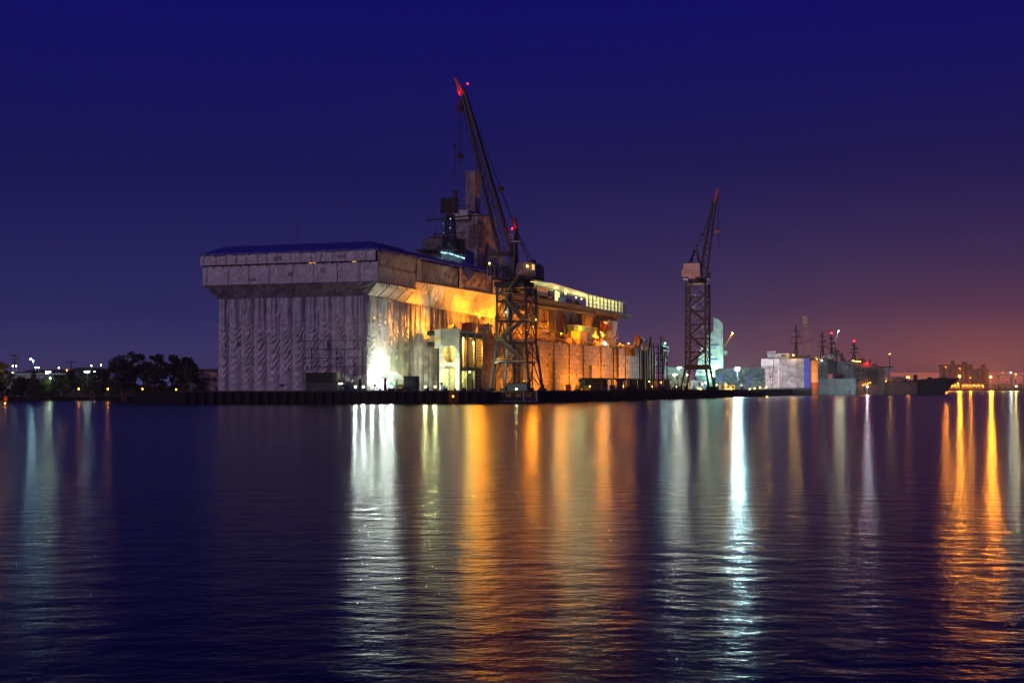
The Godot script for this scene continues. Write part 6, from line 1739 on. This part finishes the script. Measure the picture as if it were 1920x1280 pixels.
	for i in S.size():
		lamp_post("sodium_mast", S[i][3], S[i][0], 3.0, "sodium", SODIUM, S[i][1], S[i][2], "sodium lamps on the right", 0.49)
	for i in 4:
		lamp_post("street_lamp", ["white bridge lamp at the right edge, left of three", "white bridge lamp at the right edge, middle of three", "small amber bridge lamp left of the white ones", "greenish white lamp low at the right edge"][i], [Vector3(714.64, 26.33, -2100.00), Vector3(721.87, 23.66, -2100.00), Vector3(703.19, 26.33, -2100.00), Vector3(687.68, 6.38, -2000.00)][i], 3.0, ["white", "amber", "amber", "white"][i], [WHITE, AMBER, AMBER, Color(0.95, 1, 0.8)][i], [900.0, 900.0, 200.0, 900.0][i], [3, 2, 1, 3][i], "lamps of the far bridge", 0.49)
	# silos
	var s0 := Vector3(738.83, 4.20, -2420.00)
	t = thing("grain_silo", "hazy orange-lit grain silo block with two rooftop headhouses", "silo", Vector3(s0.x, 3.0, s0.z))
	for i in 8:
		tube("silo_cell", Vector3(-28.0 + i * 9.0, 0, 0), Vector3(-28.0 + i * 9.0, 36.0 - (4.0 if i > 5 else 0.0), 0), 4.6, M.silo_wall, t)
	box("roof_gallery", Vector3(-6.0, 38.0, 0), Vector3(54.0, 3.4, 8.0), M.silo_wall, t)
	box("headhouse", Vector3(-11.0, 42.0, 0), Vector3(4.6, 8.0, 6.0), M.silo_wall, t)
	box("headhouse", Vector3(9.0, 41.0, 0), Vector3(7.4, 6.4, 6.0), M.silo_wall, t)
	s0 = Vector3(788.06, 4.20, -2450.00)
	t = thing("silo_tower", "separate narrow silo tower behind the brightest sodium lamp", "silo", Vector3(s0.x, 3.0, s0.z))
	box("shaft", Vector3(0, 17.0, 0), Vector3(14.0, 34.0, 12.0), M.silo_wall, t)
	box("headhouse", Vector3(0, 37.0, 0), Vector3(6.0, 6.0, 6.0), M.silo_wall, t)
	# quay sheds on the far shore
	var fs := [Vector3(588.22, 1.37, -1950.00), Vector3(606.91, 1.35, -1960.00), Vector3(625.04, 1.34, -1970.00), Vector3(722.79, 1.08, -2150.00), Vector3(726.58, 1.15, -2100.00)]
	for i in 5:
		t = thing("quay_shed", ["far low shed below the left sodium lamp", "far low shed with lit front below the smaller sodium lamp", "far low shed left of the brightest sodium lamp", "far low wall-like shed right of the brightest sodium lamp", "far shed at the right edge"][i], "building", Vector3(fs[i].x, 3.0, fs[i].z), 0.0, "far quay sheds")
		var w: float = [12.0, 14.0, 16.0, 34.0, 22.0][i]
		box("wall", Vector3(0, 2.6, 0), Vector3(w, 5.2, 8.0), M.silo_wall, t)
		put("roof", slab(PackedVector2Array([Vector2(-w / 2 - 0.5, 5.2), Vector2(w / 2 + 0.5, 5.2), Vector2(0, 7.0)]), -4.4, 4.4), M.rust, t)
		for k in 3:
			box("doorway", Vector3((k - 1) * w / 3.4, 1.9, 4.05), Vector3(w / 7.0, 3.4, 0.12), M.window_dark, t)
		if i < 3:
			for k in 3:
				bulb(Vector3((k - 1) * w / 3.0, 4.4, 5.0), "amber", AMBER, 45.0, t, 0.49)
	# bridge
	var b0 := Vector3(755.62, 4.20, -2200.00)
	t = thing("road_bridge", "far road bridge deck on piers at the right edge", "bridge", Vector3(b0.x, 3.0, b0.z))
	box("deck", Vector3(10, 20.0, 0), Vector3(90, 1.6, 10), M.concrete_pale, t)
	for i in 5:
		box("pier", Vector3(-26.0 + i * 20.0, 9.6, 0), Vector3(2.4, 19.2, 6.0), M.concrete_pale, t)
	rail(Vector3(-34, 20.8, 4.6), Vector3(54, 20.8, 4.6), M.ship_grey, t, 1.4, 5.0)
	# distant tree line and hills along the far shore, right
	var st := start()
	var r := RandomNumberGenerator.new()
	r.seed = 600
	for i in 130:
		leaves(st, r, Vector3(lerpf(-3000, 2300, r.randf()), 4.0 + r.randf() * 5.0, -2500 - r.randf() * 150.0), Vector3(26, 7, 10), 40, 2.6)
	var wood := put("woods", done(st), M.leaf_dark, self)
	wood.set_meta("label", "far dark line of woods along the horizon")
	wood.set_meta("category", "woods")
	wood.set_meta("kind", "stuff")

func extra_materials() -> void:
	glow("glow_amber_soft", AMBER, 0.9)
	mat("scaffold", Color(0.06, 0.055, 0.05), 0.6, 0.3)
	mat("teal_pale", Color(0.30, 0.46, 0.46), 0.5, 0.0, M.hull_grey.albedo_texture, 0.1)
	mat("radar", Color(0.045, 0.035, 0.035), 0.75)
	mat("wrap_seam_light", Color(0.34, 0.30, 0.29), 0.6, 0.0, M.hull_grey.albedo_texture, 0.15)
	var es := mat("enclosure_sheet", Color(0.66, 0.66, 0.52), 0.6)
	es.backlight_enabled = true
	es.backlight = Color(0.9, 0.9, 0.85)
	mat("portal_grey", Color(0.26, 0.27, 0.26), 0.55, 0.0, M.wrap.albedo_texture, 0.1)
	mat("house_paint", Color(0.24, 0.24, 0.30), 0.5, 0.0, M.hull_grey.albedo_texture, 0.2)
	mat("house_pale", Color(0.70, 0.66, 0.64), 0.6, 0.0, M.wrap.albedo_texture, 0.05)
	mat("orange_bright", Color(0.75, 0.16, 0.04), 0.5)
	mat("hut_green", Color(0.05, 0.085, 0.07), 0.6, 0.0, M.hull_grey.albedo_texture, 0.2)
	mat("dolphin_wood", Color(0.14, 0.10, 0.07), 0.85)
	mat("cruiser_grey", Color(0.24, 0.27, 0.28), 0.6, 0.0, M.wrap.albedo_texture, 0.05)
	mat("cruiser_brown", Color(0.17, 0.12, 0.12), 0.65, 0.0, M.wrap.albedo_texture, 0.05)
	mat("concrete_pale", Color(0.35, 0.33, 0.30), 0.8)

func _ready() -> void:
	unit_tube.top_radius = 0.5
	unit_tube.bottom_radius = 0.5
	unit_tube.height = 1.0
	unit_tube.radial_segments = 10
	unit_tube.rings = 0
	unit_ball.radius = 0.5
	unit_ball.height = 1.0
	unit_ball.radial_segments = 12
	unit_ball.rings = 6
	view_and_light()
	materials()
	extra_materials()
	setting()
	shroud()
	ship()
	dock()
	big_crane()
	far_crane()
	pier_things()
	left_shore()
	right_side()
	print("built")
